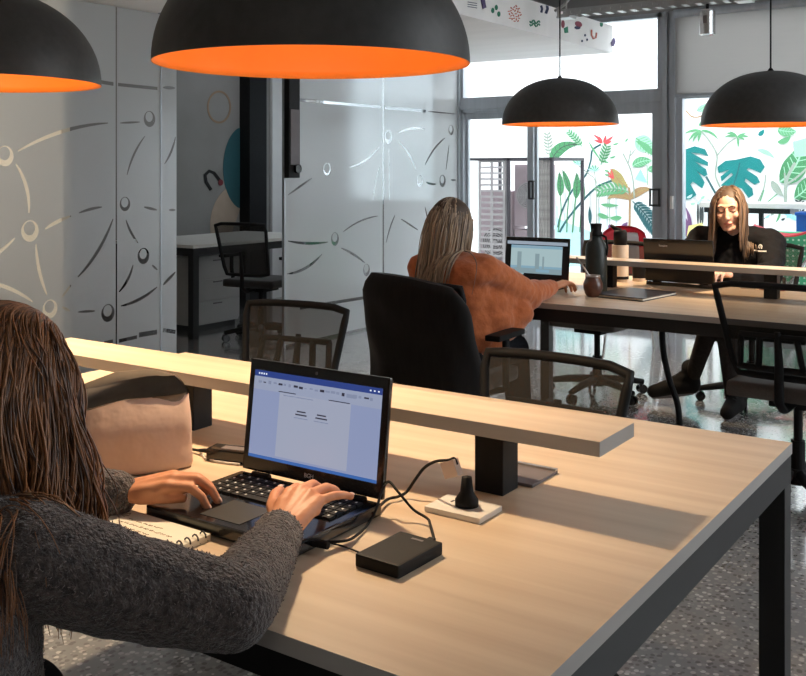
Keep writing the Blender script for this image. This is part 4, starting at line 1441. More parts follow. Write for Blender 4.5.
def cz(u, v, z): return at(330 + u * 0.2516, 430 + v * 0.2516, T0 + z)
e_top = hd_c + Vector((0.012, 0.058, 0.011))
usb = thing('usb_cable', 'black USB cable looping from the near laptop to the hard drive', 'cable', (0, 0, 0))
pth = [Vector((-0.992, 1.205, T0 + .012)), cz(60, 440, .012), cz(110, 415, .006), cz(150, 375, .008), cz(185, 310, .03), cz(205, 245, .045), cz(232, 205, .055), cz(270, 245, .045), cz(330, 315, .02), cz(385, 350, .012), cz(398, 375, .011), e_top + Vector((.006, .012, 0)), e_top]
MB().tube(smooth_path(pth), 0.0024, 8).build('lead', 'black_soft', usb, smooth=True)
MB().tube([Vector((-0.9945, 1.203, T0 + .012)), Vector((-0.965, 1.207, T0 + .012))], 0.006, 8).build('connector', 'black_soft', usb)
MB().box(e_top + Vector((-.006, -0.001, -.004)), e_top + Vector((.006, .018, .004)), bevel=0.001).build('connector', 'black_soft', usb)

pl_c = Vector((-0.888, 1.490, T0))
so_ = thing('desk_socket', 'white socket plate set on the near desk below the shelf', 'socket', pl_c, 0)
MB().box((-0.056, -0.040, 0), (0.056, 0.040, 0.010), bevel=0.002).build('plate', 'white_plastic', so_)
MB().box((-0.030, 0.005, 0.010), (-0.026, 0.016, 0.0103)).box((-0.020, 0.005, 0.010), (-0.016, 0.016, 0.0103)).build('pin_slots', 'black', so_)
pg_ = thing('plug', 'black plug with clear cap standing in the white desk socket', 'plug', pl_c + Vector((0.004, 0.005, 0.010)), 0)
MB().lathe([(0.0, 0), (0.021, 0.0), (0.021, 0.010), (0.012, 0.024), (0.009, 0.05), (0.0, 0.052)], 18).build('plug_body', 'black_soft', pg_, smooth=True)
MB().box((-0.022, -0.009, 0.052), (0.008, 0.009, 0.082), mtx=Matrix.Rotation(R(-22), 4, 'Y'), bevel=0.003).build('clear_cap', 'clear', pg_)
pc = [Vector((-0.99, 1.36, T0 + .014)), cz(225, 278, .008), cz(270, 265, .008), cz(305, 245, .012), cz(340, 195, .035), cz(375, 150, .055), cz(420, 125, .075), cz(470, 120, .085), Vector((pl_c.x - .022, pl_c.y + .005, T0 + .088)), Vector((pl_c.x - .016, pl_c.y + .005, T0 + .078))]
tag(MB().tube(smooth_path(pc), 0.0028, 8).build('power_cable', 'black_soft', smooth=True), 'black power cable arching from the near laptop up to the plug', 'cable')
cc = [cz(0, 448, .004), cz(60, 465, .003), cz(125, 490, .003)]
tag(MB().tube(smooth_path([cz(-30, 440, .004)] + cc), 0.0015, 6).build('thin_cable', 'black_soft', smooth=True), 'thin dark cable lying on the desk beside the hard drive', 'cable')
fl = thing('cable_flap', 'grey flap plate on the desk behind the shelf post', 'cable flap', (-0.905, 1.727, T0), 0)
MB().box((-0.06, -0.055, 0), (0.06, 0.055, 0.006), bevel=0.0015).build('flap', 'slat_dark', fl)
MB().box((-0.06, 0.045, 0.006), (0.06, 0.055, 0.010)).build('hinge_lip', 'screw', fl)

# ---------------------------------------------------------------- things on the far desk
g = thing('mate_gourd', 'brown gourd cup with a metal straw on the far desk', 'cup', (-1.885, 4.36, T0))
MB().lathe([(0.0, 0), (0.026, 0.0), (0.036, 0.012), (0.046, 0.04), (0.046, 0.062), (0.036, 0.088), (0.031, 0.098), (0.027, 0.098), (0.030, 0.086), (0.03, 0.06), (0, 0.05)], 28).build('gourd', 'gourd', g, smooth=True)
MB().lathe([(0.0315, 0.094), (0.034, 0.096), (0.034, 0.103), (0.0285, 0.103), (0.028, 0.096)], 28).build('rim', 'screw', g)
MB().tube([(0.0, 0.0, 0.07), (-0.03, -0.01, 0.12), (-0.075, -0.02, 0.185)], 0.004, 8).build('straw', 'screw', g, smooth=True)
b = thing('vacuum_flask', 'tall dark green vacuum flask standing behind the brown gourd', 'bottle', (-1.955, 4.56, T0))
MB().lathe([(0, 0), (0.050, 0), (0.053, 0.006), (0.053, 0.205), (0.047, 0.235), (0.030, 0.262), (0.028, 0.275), (0, 0.275)], 32).build('body', 'flask', b, smooth=True)
MB().lathe([(0, 0.275), (0.031, 0.275), (0.031, 0.292), (0.025, 0.296), (0.028, 0.330), (0.030, 0.335), (0.0, 0.337)], 24).build('stopper', 'black_soft', b, smooth=True)
MB().box((-0.020, -0.034, 0.24), (-0.008, -0.026, 0.295)).build('clip', 'screw', b)
MB().tube([(0.028, 0, 0.28), (0.052, 0, 0.27), (0.06, 0, 0.22), (0.055, 0, 0.18)], 0.006, 8).build('handle', 'black_soft', b, smooth=True)
th_ = thing('thermos', 'cream insulated flask with black cap behind the far shelf', 'bottle', (-2.03, 5.06, T0))
MB().lathe([(0, 0), (0.036, 0), (0.038, 0.004), (0.038, 0.012), (0.044, 0.02), (0.044, 0.195), (0, 0.198)], 30).build('body', 'cream', th_, smooth=False)
auto_smooth(th_.children[0])
MB().lathe([(0.0445, 0.012), (0.0447, 0.012), (0.0447, 0.028), (0.0445, 0.028)], 30).build('base_ring', 'black_soft', th_)
MB().lathe([(0, 0.196), (0.036, 0.196), (0.036, 0.262), (0.03, 0.275), (0, 0.277)], 28).tube([(0.0, 0.0, 0.27), (-0.03, 0, 0.283), (-0.055, 0, 0.30)], [0.016, 0.012, 0.008], 8).build('cap', 'black_soft', th_, smooth=True)
cu_ = thing('travel_cup', 'dark cup standing beside the cream flask', 'cup', (-1.945, 5.12, T0))
MB().lathe([(0, 0), (0.036, 0), (0.04, 0.09), (0.042, 0.11), (0.037, 0.11), (0.033, 0.01), (0, 0.01)], 28).build('cup_body', 'black_soft', cu_, smooth=True)
MB().lathe([(0.0365, 0.0), (0.0375, 0.0), (0.0385, 0.018), (0.0375, 0.018)], 28).build('base_ring', 'cream', cu_)
fo = thing('folder', 'dark blue closed folder lying on the far desk in front of the shelf', 'folder', (-1.735, 4.50, T0), R(-8))
MB().box((-0.135, -0.165, 0), (0.135, 0.165, 0.004)).box((-0.135, -0.165, 0.012), (0.135, 0.165, 0.016)).build('cover', 'folder', fo)
MB().box((-0.13, -0.16, 0.0042), (0.132, 0.16, 0.0118)).build('papers', 'paper', fo)
rn = thing('red_notebook', 'small red notebook on the far desk near the hands of the woman in black', 'notebook', (-1.25, 5.13, T0), R(6))
MB().box((-0.06, -0.045, 0), (0.06, 0.045, 0.003)).box((-0.06, -0.045, 0.016), (0.06, 0.045, 0.020)).build('cover', 'red_cloth', rn)
MB().box((-0.058, -0.043, 0.0032), (0.058, 0.043, 0.0158)).build('pages', 'paper', rn)
pp = tag(MB().box((-1.40, 5.08, T0), (-1.325, 5.19, T0 + 0.012)).build('paper_pad', 'paper'), 'small cream paper pad beside the red notebook on the far desk', 'notepad')

# black cable duct dropping from the far desk
tp_ = smooth_path([(-1.80, 5.075, 0.66), (-1.80, 5.075, 0.42), (-1.765, 5.075, 0.25), (-1.72, 5.075, 0.12), (-1.71, 5.075, 0.0)])
tag(MB().tube(tp_, 0.016, 10).build('cable_duct', 'black_soft', smooth=True), 'bent black cable duct running from the far desk to the floor', 'cable duct')

# ---------------------------------------------------------------- chairs by the window
def red_chair(label, loc, rz):
    t = thing('red_chair', label, 'chair', loc, rz)
    s = MB()
    N = 10
    for (fn, nm) in ((0, 'seat'), (1, 'backrest')):
        m = MB()
        gr_ = []
        for j in range(N + 1):
            row = []
            for i in range(N + 1):
                u, v = i / N * 2 - 1, j / N
                if fn == 0: p = (0.21 * u, -0.2 + 0.42 * v, 0.45 - 0.02 * (1 - u * u) + 0.02 * u * u)
                else: p = (0.21 * u * (1 - 0.25 * v * v), -0.21 - 0.10 * v - 0.03 * (1 - u * u), 0.50 + 0.42 * v - 0.05 * abs(u) ** 3 * v)
                row.append(m.bm.verts.new(p))
            gr_.append(row)
        for j in range(N):
            for i in range(N):
                m.bm.faces.new([gr_[j][i], gr_[j][i + 1], gr_[j + 1][i + 1], gr_[j + 1][i]])
        bmesh.ops.solidify(m.bm, geom=m.bm.faces[:], thickness=0.012)
        m.build(nm, 'red_cloth', t, smooth=True)
    for sx in (-1, 1):
        for sy in (-1, 1):
            MB().tube([(sx * 0.16, sy * 0.15, 0.435), (sx * 0.21, sy * 0.21, 0.0)], 0.010, 8).build('leg', 'chrome', t)
    MB().tube([(-0.16, -0.15, 0.43), (-0.17, -0.235, 0.49), (-0.15, -0.30, 0.70)], 0.010, 8).tube([(0.16, -0.15, 0.43), (0.17, -0.235, 0.49), (0.15, -0.30, 0.70)], 0.010, 8).build('back_tubes', 'chrome', t)
    return t


rc = red_chair('red plastic chair with a white cloth over its back, behind the cream flask', (-2.72, 6.95, 0), PI + 0.5)
cl = MB()
for sgn in (0, 1):
    pass
cl = MB()
N = 10; gg = []
for j in range(N + 1):
    row = []
    for i in range(5):
        u = -0.5 + i / 4 * 0.5; v = j / N
        z = 0.66 + 0.225 * (1 - abs(2 * v - 1)); y = -0.21 - 0.10 * ((z - 0.5) / 0.42) + (0.03 if v > 0.5 else -0.055) * (1 if 0.03 < v < 0.97 else 1)
        row.append(cl.bm.verts.new((0.21 * u, y + 0.004 * math.sin(i * 2 + j), z)))
    gg.append(row)
for j in range(N):
    for i in range(4):
        cl.bm.faces.new([gg[j][i], gg[j][i + 1], gg[j + 1][i + 1], gg[j + 1][i]])
bmesh.ops.solidify(cl.bm, geom=cl.bm.faces[:], thickness=0.006)
clo = cl.build('white_cloth', 'label', None, (-2.72, 6.95, 0), (0, 0, PI + 0.5), smooth=True)
tag(clo, 'white cloth hung over the red chair by the window', 'cloth')

# red folding stool, blue crate and green perforated bin by the right window
fs_ = thing('folding_seat', 'red sling seat on steel legs outside the right window', 'seat', (-1.98, 8.85, -0.03), 0.1)
sl_ = MB()
gg = []
for j in range(9):
    row = []
    for i in range(13):
        u = i / 12 * 2 - 1; v = j / 8 * 2 - 1
        row.append(sl_.bm.verts.new((0.36 * u, 0.2 * v, 0.86 + 0.06 * u + 0.05 * abs(u) ** 2 - 0.05 * math.cos(u * 2.2) + 0.02 * v * v)))
    gg.append(row)
for j in range(8):
    for i in range(12):
        sl_.bm.faces.new([gg[j][i], gg[j][i + 1], gg[j + 1][i + 1], gg[j + 1][i]])
bmesh.ops.solidify(sl_.bm, geom=sl_.bm.faces[:], thickness=0.012)
sl_.build('sling', 'red_cloth', fs_, smooth=True)
for s_ in (-1, 1):
    MB().tube([(-0.30, s_ * 0.17, 0.0), (0.30, s_ * 0.17, 0.92)], 0.012, 8).build('leg', 'chrome', fs_)
    MB().tube([(0.10, s_ * 0.15, 0.0), (-0.30, s_ * 0.15, 0.84)], 0.012, 8).build('leg', 'chrome', fs_)
bx = thing('blue_crate', 'blue crate standing behind the red sling seat outside', 'crate', (-1.88, 9.45, -0.03), 0)
MB().box((-0.19, -0.15, 0), (0.19, 0.15, 1.0), bevel=0.01).build('crate_body', 'blue', bx)
MB().box((-0.20, -0.16, 0.97), (0.20, 0.16, 1.0), bevel=0.006).build('crate_rim', 'blue', bx)
paint('green mesh', (0.05, 0.36, 0.17)); paint('green dots', (0.55, 0.75, 0.6))
gb = thing('green_planter', 'green perforated planter under the red sling seat outside', 'planter', (-2.14, 9.12, -0.03), 0)
MB().box((-0.55, -0.02, 0), (0.6, 0.14, 0.83), bevel=0.01).build('planter_body', 'green mesh', gb)
dt = MB()
for i in range(24):
    for j in range(16):
        x = -0.52 + i * 0.047; z = 0.06 + j * 0.047
        dt.box((x - 0.008, -0.0225, z - 0.008), (x + 0.008, -0.0205, z + 0.008))
dt.build('perforations', 'green dots', gb)
# white outdoor counter in front of the mural
hb = thing('outdoor_counter', 'white counter in the courtyard behind the woman in black', 'table', (0, 9.7, -0.03), 0)
xa, _ = on_y(700, 0, 9.7); xb = -1.0
_, zc = on_y(750, 205, 9.7)
MB().box((xa, -0.02, zc - 0.0), (xb, 0.4, zc + 0.05), bevel=0.004).build('counter_top', 'white_plastic', hb)
MB().box((xa + 0.04, 0.0, zc - 0.05), (xa + 0.85, 0.36, zc)).build('counter_shadow', 'black', hb)  # black box stands in for the dark shadow below the counter
for x in (xa + 0.06, xa + 0.55, xb - 0.1):
    MB().box((x, 0.05, 0), (x + 0.04, 0.09, zc - 0.0)).build('leg', 'black', hb)

# ================================================================ PEOPLE
V3 = Vector


def head_parts(mb, hm, ears=True, s=1.0):
    """hm: matrix, head centre, +y is the face, +z is up"""
    def e(c, r, ry=0.0, rx=0.0):
        rot = (hm.to_3x3() @ Euler((rx, 0, ry)).to_matrix())
        mb.ell(hm @ V3(c), tuple(v * s for v in r), rot)

    def cp(a, b, r0, r1):
        mb.cap(hm @ V3(a), hm @ V3(b), r0, r1, 10)
    e((0, -0.015, 0.028), (0.074, 0.092, 0.086))
    e((0, 0.022, -0.030), (0.060, 0.066, 0.074))
    e((0, 0.045, -0.075), (0.040, 0.040, 0.034))
    e((0, 0.073, -0.098), (0.019, 0.017, 0.016))
    cp((-0.052, 0.005, -0.055), (-0.018, 0.066, -0.095), 0.022, 0.018)
    cp((0.052, 0.005, -0.055), (0.018, 0.066, -0.095), 0.022, 0.018)
    cp((-0.038, 0.070, 0.031), (0.038, 0.070, 0.031), 0.013, 0.013)      # brow
    cp((0, 0.082, 0.018), (0, 0.104, -0.026), 0.008, 0.0105)             # nose
    e((0, 0.098, -0.030), (0.0165, 0.012, 0.009))
    e((-0.040, 0.056, -0.022), (0.024, 0.026, 0.022)); e((0.040, 0.056, -0.022), (0.024, 0.026, 0.022))
    e((-0.031, 0.067, 0.008), (0.0150, 0.014, 0.0125)); e((0.031, 0.067, 0.008), (0.0150, 0.014, 0.0125))
    e((0, 0.083, -0.060), (0.023, 0.012, 0.0055)); e((0, 0.081, -0.068), (0.020, 0.012, 0.0065))
    if ears:
        for q in (-1, 1):
            e((q * 0.074, -0.012, -0.004), (0.010, 0.019, 0.031), q * 0.3)


def face_marks(o, hm, lids=True):
    """lips, brows and lash lines follow the modelled features"""
    inv = hm.inverted()
    me = o.data
    for p in me.polygons:
        c = inv @ p.center
        if abs(c.x) < 0.08 and -0.12 < c.z < 0.08 and c.y > 0.05:
            ax = abs(c.x)
            if (c.x / 0.024) ** 2 + ((c.z + 0.064) / 0.0105) ** 2 < 1: p.material_index = 1
            elif 0.012 < ax < 0.047 and abs(c.z - (0.029 + 0.006 * math.sin((ax - 0.012) / 0.035 * PI))) < 0.0042: p.material_index = 2
            elif 0.016 < ax < 0.046 and abs(c.z - (0.004 - 0.003 * math.sin((ax - 0.016) / 0.03 * PI))) < 0.0034: p.material_index = 2


def finger(mb, pts, r0, r1):
    n = len(pts) - 1
    rr = [r0 + (r1 - r0) * k / n for k in range(n + 1)]
    mb.chain([V3(p) for p in pts], rr)


def hand(mb, wrist, fwd, up, side, curls, thumb, s=1.0, spread=(-.10, -.02, .08, .2)):
    """fwd: wrist to knuckles, up: back of the hand, side: direction of the thumb.  curls: bend of each finger (rad per joint)"""
    fwd, up, side = V3(fwd).normalized(), V3(up).normalized(), V3(side).normalized()
    W = V3(wrist)
    mc = []
    for k, off in enumerate((0.028, 0.009, -0.010, -0.028)):
        L = (0.088, 0.092, 0.086, 0.078)[k] * s
        mc.append(W + fwd * L + side * off * s + up * (0.006, 0.009, 0.006, 0.0)[k] * s)
    for k in range(4):
        mb.cap(W + side * (0.014, 0.006, -0.004, -0.014)[k] * s, mc[k], 0.0165 * s, 0.0118 * s, 12)
    mb.cap(mc[0] - fwd * .02 * s - up * .004, mc[3] - fwd * .02 * s - up * .004, 0.0125 * s, 0.0115 * s, 12)
    nails = []
    for k in range(4):
        Ls = ((.042, .026, .022), (.046, .030, .023), (.043, .028, .022), (.034, .021, .019))[k]
        d = (fwd - side * spread[k]).normalized()
        ax = d.cross(up).normalized()
        P = [mc[k]]
        a = curls[k][0]
        for j in range(3):
            rot = Matrix.Rotation(-a, 3, ax)
            P.append(P[-1] + (rot @ d) * Ls[j] * s)
            if j < 2: a += curls[k][j + 1]
        r0 = (.0092, .0094, .0090, .0080)[k] * s
        finger(mb, P, r0 * 1.08, r0 * .80)
        rot = Matrix.Rotation(-a, 3, ax)
        nails.append((P[-1], rot @ d, rot @ up, r0 * .8))
    tp = [W + side * .018 * s + fwd * .018 * s] + [V3(t) for t in thumb]
    finger(mb, tp, .0135 * s, .0088 * s)
    mb.cap(tp[0], mc[0] - fwd * .03 * s, .0135 * s, .012 * s)
    mb.cap(tp[1].lerp(tp[2], .3), mc[0] - fwd * .036 * s - up * .004 * s, .0095 * s, .0105 * s)
    d = (tp[-1] - tp[-2]).normalized()
    nails.append((tp[-1], d, (up - d * up.dot(d)).normalized(), .0088 * s))
    return nails


def nail_mesh(nails, name, parent):
    for p, d, u, r in nails:
        x = d.cross(u).normalized()
        rot = Matrix((x, d, u)).transposed()
        MB().ell(p + u * r * 0.80 + d * r * 0.15, (r * 0.62, r * 0.85, r * 0.28), rot, sub=2).build(name, 'nail', parent, smooth=True)


def strands(roots, colliders, length, rnd, steps=16, r=0.0035, wave=0.012, wfreq=3.0, grav=0.55, seg=5, bias=None, taper=0.3, jitter=0.25, reject=None, lenf=None):
    """locks falling from the scalp over head and shoulders"""
    m = MB()
    for (p0, d0) in roots:
        L = length * (0.8 + 0.3 * rnd.random()) * (lenf(V3(p0)) if lenf else 1.0)
        st = L / steps
        p = V3(p0); d = V3(d0).normalized()
        pts = [p.copy()]
        q0 = V3(p0) * 16
        ph = 7 * noise.noise(q0) + rnd.random() * 1.8; ph2 = 7 * noise.noise(q0 + V3((7, 3, 1))) + rnd.random() * 1.8
        for k in range(steps):
            g = V3((0, 0, -1))
            if bias: g = (g + V3(bias)).normalized()
            d = (d * (1 - grav) + g * grav).normalized()
            d += V3((rnd.random() - .5, rnd.random() - .5, 0)) * jitter * 0.2
            p = p + d.normalized() * st
            for (c, rad) in colliders:
                q = p - V3(c)
                e = math.sqrt((q.x / rad[0]) ** 2 + (q.y / rad[1]) ** 2 + (q.z / rad[2]) ** 2)
                if e < 1:
                    n = V3((q.x / rad[0] ** 2, q.y / rad[1] ** 2, q.z / rad[2] ** 2)).normalized()
                    p = V3(c) + q / max(e, 1e-3)
                    t = d - n * d.dot(n)
                    if t.length > 1e-3: d = t.normalized()
            t_ = k / steps
            w_ = wave * min(1, t_ * 1.6)
            off = V3((math.sin(ph + t_ * wfreq * 6.28), math.cos(ph2 + t_ * wfreq * 6.28), 0)) * w_
            pts.append(p + off)
        if reject and any(reject(q) for q in pts): continue
        n = len(pts)
        r0 = r * (0.7 + 0.6 * rnd.random())
        rr = [r0 * (0.75 + 0.25 * min(1, i / 3)) * (1 - (1 - taper) * max(0, (i / (n - 1) - 0.5) * 2) ** 1.5) for i in range(n)]
        m.tube(pts, rr, seg)
    return m


def scalp(hm, rnd, n, part_dir=None, front=0.055, low=-0.05, jig=0.0):
    out = []
    while len(out) < n:
        u, v = rnd.random(), rnd.random()
        th, ph = 2 * PI * u, math.acos(1 - 1.35 * v) if 1 - 1.35 * v > -1 else PI
        q = V3((math.sin(ph) * math.cos(th), math.sin(ph) * math.sin(th), math.cos(ph)))
        p = V3((q.x * 0.078, q.y * 0.097 - 0.017, q.z * 0.090 + 0.030))
        if p.y > front or p.z < low or (p.z < 0.045 and p.y > 0.012):
            continue
        if part_dir:
            sx = 1 if p.x + part_dir * 0.0 >= 0 else -1
            d = V3((sx * (1.0 if p.z > 0.03 else 0.3), -0.35 if p.y < 0.02 else -0.15, 0.15 if p.z > .08 else -.4))
        else:
            d = V3((p.x * 6, (p.y + .017) * 4 - 0.4, 0.1))
        out.append((hm @ p, hm.to_3x3() @ d))
    return out


def cap_mesh(mb, hm, s=1.0):
    rot = hm.to_3x3()
    mb.ell(hm @ V3((0, -0.022, 0.034)), (0.081 * s, 0.092 * s, 0.089 * s), rot, mi=1, sub=3)
    mb.ell(hm @ V3((0, -0.045, -0.03)), (0.072 * s, 0.060 * s, 0.085 * s), rot, mi=1, sub=3)


def hmat(c, yaw, pitch=0.0, roll=0.0):
    """yaw about z from +y, pitch > 0 looks down"""
    return Matrix.Translation(V3(c)) @ Matrix.Rotation(yaw, 4, 'Z') @ Matrix.Rotation(-pitch, 4, 'X') @ Matrix.Rotation(roll, 4, 'Y')


# ---------------------------------------------------------------- woman at the near desk (back towards us)
pA = thing('person', 'woman with long wavy brown hair in a charcoal knit sweater typing on the near laptop', 'person', (0, 0, 0))
hmA = hmat((-1.205, 0.80, 1.04), -0.10, 0.42)
shR, shL = V3((-1.050, .735, .880)), V3((-1.40, .72, .895))
elR, wrR = V3((-0.88, .905, .798)), V3((-1.000, 1.138, .800))
elL, wrL = V3((-1.52, .93, .82)), V3((-1.372, 1.138, .787))
neck = V3((-1.215, .725, .945)); chest = V3((-1.21, .66, .80)); hip = V3((-1.22, .50, .53))
b = MB()
head_parts(b, hmA)
b.cap(hmA @ V3((0, -.02, -.06)), neck, .052, .058)
b.chain([neck, chest, hip], [.075, .125, .14])
b.cap(neck - V3((0, 0, .03)), shR, .06, .052); b.cap(neck - V3((0, 0, .03)), shL, .06, .052)
b.chain([shR, elR, wrR], [.052, .042, .027]); b.chain([shL, elL, wrL], [.052, .042, .027])
for s_ in (-1, 1):
    b.chain([hip + V3((s_ * .09, 0, -.02)), V3((-1.22 + s_ * .13, .93, .52)), V3((-1.22 + s_ * .15, .90, .09)), V3((-1.22 + s_ * .17, 1.06, .040))], [.07, .05, .034, .024])
fR = V3((-1.030, 1.228, .820)) - wrR
sideR = V3((-.93, -.25, -.05))
upR = V3((0.10, -.30, .95))
nR = hand(b, wrR + fR.normalized() * .012, fR, upR, sideR, [(.30, .85, .55), (.28, .45, .35), (.22, .40, .30), (.18, .22, .18)],
          [V3((-1.085, 1.212, .800)), V3((-1.108, 1.245, .806)), V3((-1.121, 1.272, .803))], s=0.98, spread=(-.10, .10, .32, .58))
fL = V3((-1.285, 1.196, .810)) - wrL
sideL = V3((.42, -.86, -.18))
upL = V3((-.30, -.12, .95))
nL = hand(b, wrL + fL.normalized() * .012, fL, upL, sideL, [(.25, .62, .45), (.22, .62, .45), (.25, .60, .45), (.3, .6, .4)],
          [V3((-1.322, 1.140, .788)), V3((-1.293, 1.160, .788)), V3((-1.264, 1.183, .787))], s=0.96, spread=(-.02, .0, .03, .08))
bodyA = remeshed(b, 'body', ['skin', 'lip', 'brow'], 0.0034, pA, 5, 0.45)
nail_mesh(nR + nL, 'fingernail', pA)
# sweater
b = MB()
b.chain([neck - V3((0, .0, .015)), chest + V3((0, 0, .02)), chest - V3((-.01, .02, .14)), hip + V3((0, .01, .02))], [.085, .165, .185, .19])
b.ell(chest + V3((.0, -.01, -.02)), (.225, .145, .15))
b.ell(chest + V3((.0, -.04, -.16)), (.215, .16, .15))
b.cap(neck - V3((0, 0, .045)), shR + V3((-.02, 0, -.0)), .078, .068); b.cap(neck - V3((0, 0, .045)), shL, .085, .078)
b.chain([shR, shR.lerp(elR, .5) + V3((0, 0, -.008)), elR, elR.lerp(wrR, .55) - V3((0, 0, .004)), wrR - (wrR - elR).normalized() * .022], [.068, .062, .055, .046, .036])
b.chain([shL, elL, elL.lerp(wrL, .6), wrL - (wrL - elL).normalized() * .008], [.078, .062, .050, .040])
dR = (wrR - elR).normalized()
for t_ in (.0, .016, .032):
    b.cap(wrR - dR * (.020 + t_), wrR - dR * (.022 + t_), .0375, .0375)
dL = (wrL - elL).normalized()
for t_ in (.0, .016, .032):
    b.cap(wrL - dL * (.008 + t_), wrL - dL * (.010 + t_), .0415, .0415)


def knit_disp(co):
    return 0.004 * noise.noise(co * 22) + 0.0016 * noise.noise(co * 90)


swA = remeshed(b, 'sweater', 'knit', 0.005, pA, 4, 0.5, knit_disp)
# fuzz on the knit: short curled fibres all over the sleeve
rr = random.Random(11)
fz = MB()
polys = [p for p in swA.data.polygons if p.center.x > -1.12 and p.center.z > .70 and p.normal.z > -.45]
for k in range(4500):
    p = polys[rr.randrange(len(polys))]
    c, n = p.center, p.normal
    t = n.cross(V3((rr.random() - .5, rr.random() - .5, rr.random() - .5))).normalized()
    L = .0025 + rr.random() * .005
    w_ = n.cross(t) * (.0004 + .0003 * rr.random())
    a0, a1, a2 = c - n * .001, c + t * L * .5 + n * (.0012 + .0014 * rr.random()), c + t * L + n * .0003
    vs = [fz.bm.verts.new(q) for q in (a0 - w_, a0 + w_, a1 + w_, a1 - w_)]
    fz.bm.faces.new(vs)
    v2 = [fz.bm.verts.new(q) for q in (a2 + w_ * .4, a2 - w_ * .4)]
    fz.bm.faces.new([vs[3], vs[2], v2[0], v2[1]])
fzo = fz.build('knit_fuzz', 'knit_fuzz', swA, recalc=False)
fzo['kind'] = 'stuff'
b = MB()
b.ell(hip + V3((0, -.01, -.01)), (.20, .15, .10))
for s_ in (-1, 1):
    b.chain([hip + V3((s_ * .09, 0, -.02)), V3((-1.22 + s_ * .13, .93, .52)), V3((-1.22 + s_ * .15, .90, .10))], [.092, .07, .055])
remeshed(b, 'trousers', 'denim', 0.009, pA, 3)
b = MB()
for s_ in (-1, 1):
    b.chain([V3((-1.22 + s_ * .15, .89, .052)), V3((-1.22 + s_ * .17, 1.10, .040))], [.050, .040]); b.cap((-1.22 + s_ * .15, .89, .06), (-1.22 + s_ * .15, .90, .11), .048, .048)
remeshed(b, 'shoes', 'shoe', 0.006, pA, 3)
# hair
rnd = random.Random(4)
colA = [(tuple(hmA @ V3((0, -.018, .02))), (.088, .102, .106)), (tuple(hmA @ V3((0, 0.0, -.06))), (.066, .070, .075)),
        (tuple(chest + V3((0, -.01, .0))), (.215, .165, .175)), (tuple(neck + V3((0, 0, -.03))), (.10, .10, .075)), (tuple(shR), (.072, .072, .072)), (tuple(shL), (.076, .076, .076))]
rts = scalp(hmA, rnd, 3900, None, front=.062)
invA = hmA.inverted()


def len_a(p):
    q = invA @ p
    return 0.72 if q.x > -0.02 and q.y > -.07 else 1.0


hA = strands(rts, colA, .46, rnd, steps=20, r=.0014, wave=.022, wfreq=1.15, grav=.36, seg=4, jitter=.45, lenf=len_a, reject=lambda q: q.x > -1.09 and q.z < .80)
rts2 = [r_ for r_ in scalp(hmA, rnd, 500, None, front=.085) if (hmA.inverted() @ V3(r_[0])).x > .02][:70]
h2 = strands(rts2, colA, .30, rnd, steps=18, r=.0011, wave=.018, wfreq=1.3, grav=.40, seg=4, jitter=1.0, bias=(.06, .03, 0))
tmpm = bpy.data.meshes.new('h2'); h2.bm.to_mesh(tmpm); h2.bm.free(); hA.bm.from_mesh(tmpm)
cap_mesh(hA, hmA, 1.03)
hA.build('hair', ['hair_brown', 'hair_cap'], pA, smooth=True, recalc=False)

# ---------------------------------------------------------------- woman in orange
pB = thing('person', 'woman with long ash-blonde hair in an orange sweater sitting with her back to us', 'person', (0, 0, 0))
hmB = hmat((-2.258, 3.70, 1.105), -0.22, 0.12, 0.05)
shR, shL = V3((-2.075, 3.67, .925)), V3((-2.38, 3.64, .91))
elR, wrR = V3((-2.02, 3.97, .80)), V3((-2.035, 4.235, .797))
elL, wrL = V3((-2.52, 3.93, .80)), V3((-2.40, 4.19, .797))
neck = V3((-2.255, 3.655, .985)); chest = V3((-2.245, 3.655, .82)); hip = V3((-2.25, 3.60, .55))
b = MB()
head_parts(b, hmB)
b.cap(hmB @ V3((0, -.02, -.06)), neck, .05, .055)
b.chain([neck, chest, hip], [.07, .12, .13])
b.cap(neck - V3((0, 0, .03)), shR, .055, .05); b.cap(neck - V3((0, 0, .03)), shL, .055, .05)
b.chain([shR, elR, wrR], [.05, .04, .026]); b.chain([shL, elL, wrL], [.05, .04, .026])
for s_ in (-1, 1):
    b.chain([hip + V3((s_ * .08, 0, -.02)), V3((-2.25 + s_ * .11, 4.05, .53)), V3((-2.25 + s_ * .11, 4.12, .09)), V3((-2.25 + s_ * .12, 4.26, .040))], [.07, .05, .034, .024])
n1 = hand(b, wrR + V3((0, .01, 0)), (.02, .09, .012), (0, -.1, 1), (-1, 0, -.2), [(.35, .6, .4)] * 4, [V3((-2.07, 4.275, .785)), V3((-2.082, 4.31, .782)), V3((-2.084, 4.335, .78))], s=.95)
n2 = hand(b, wrL + V3((0, .01, 0)), (.05, .09, .010), (0, -.1, 1), (1, -.1, -.2), [(.35, .6, .4)] * 4, [V3((-2.36, 4.225, .785)), V3((-2.345, 4.26, .783)), V3((-2.335, 4.285, .782))], s=.95)
remeshed(b, 'body', ['skin', 'lip', 'brow'], 0.0042, pB, 4, .45)
b = MB()
b.chain([neck - V3((0, 0, .03)), chest, chest - V3((0, .0, .13)), hip + V3((0, 0, .03))], [.075, .14, .16, .17])
b.ell(chest + V3((0.02, 0, .0)), (.175, .125, .14))
b.ell(chest + V3((0.02, .01, -.15)), (.195, .145, .16))
b.cap(neck - V3((0, 0, .045)), shR, .07, .068); b.cap(neck - V3((0, 0, .045)), shL, .07, .068)
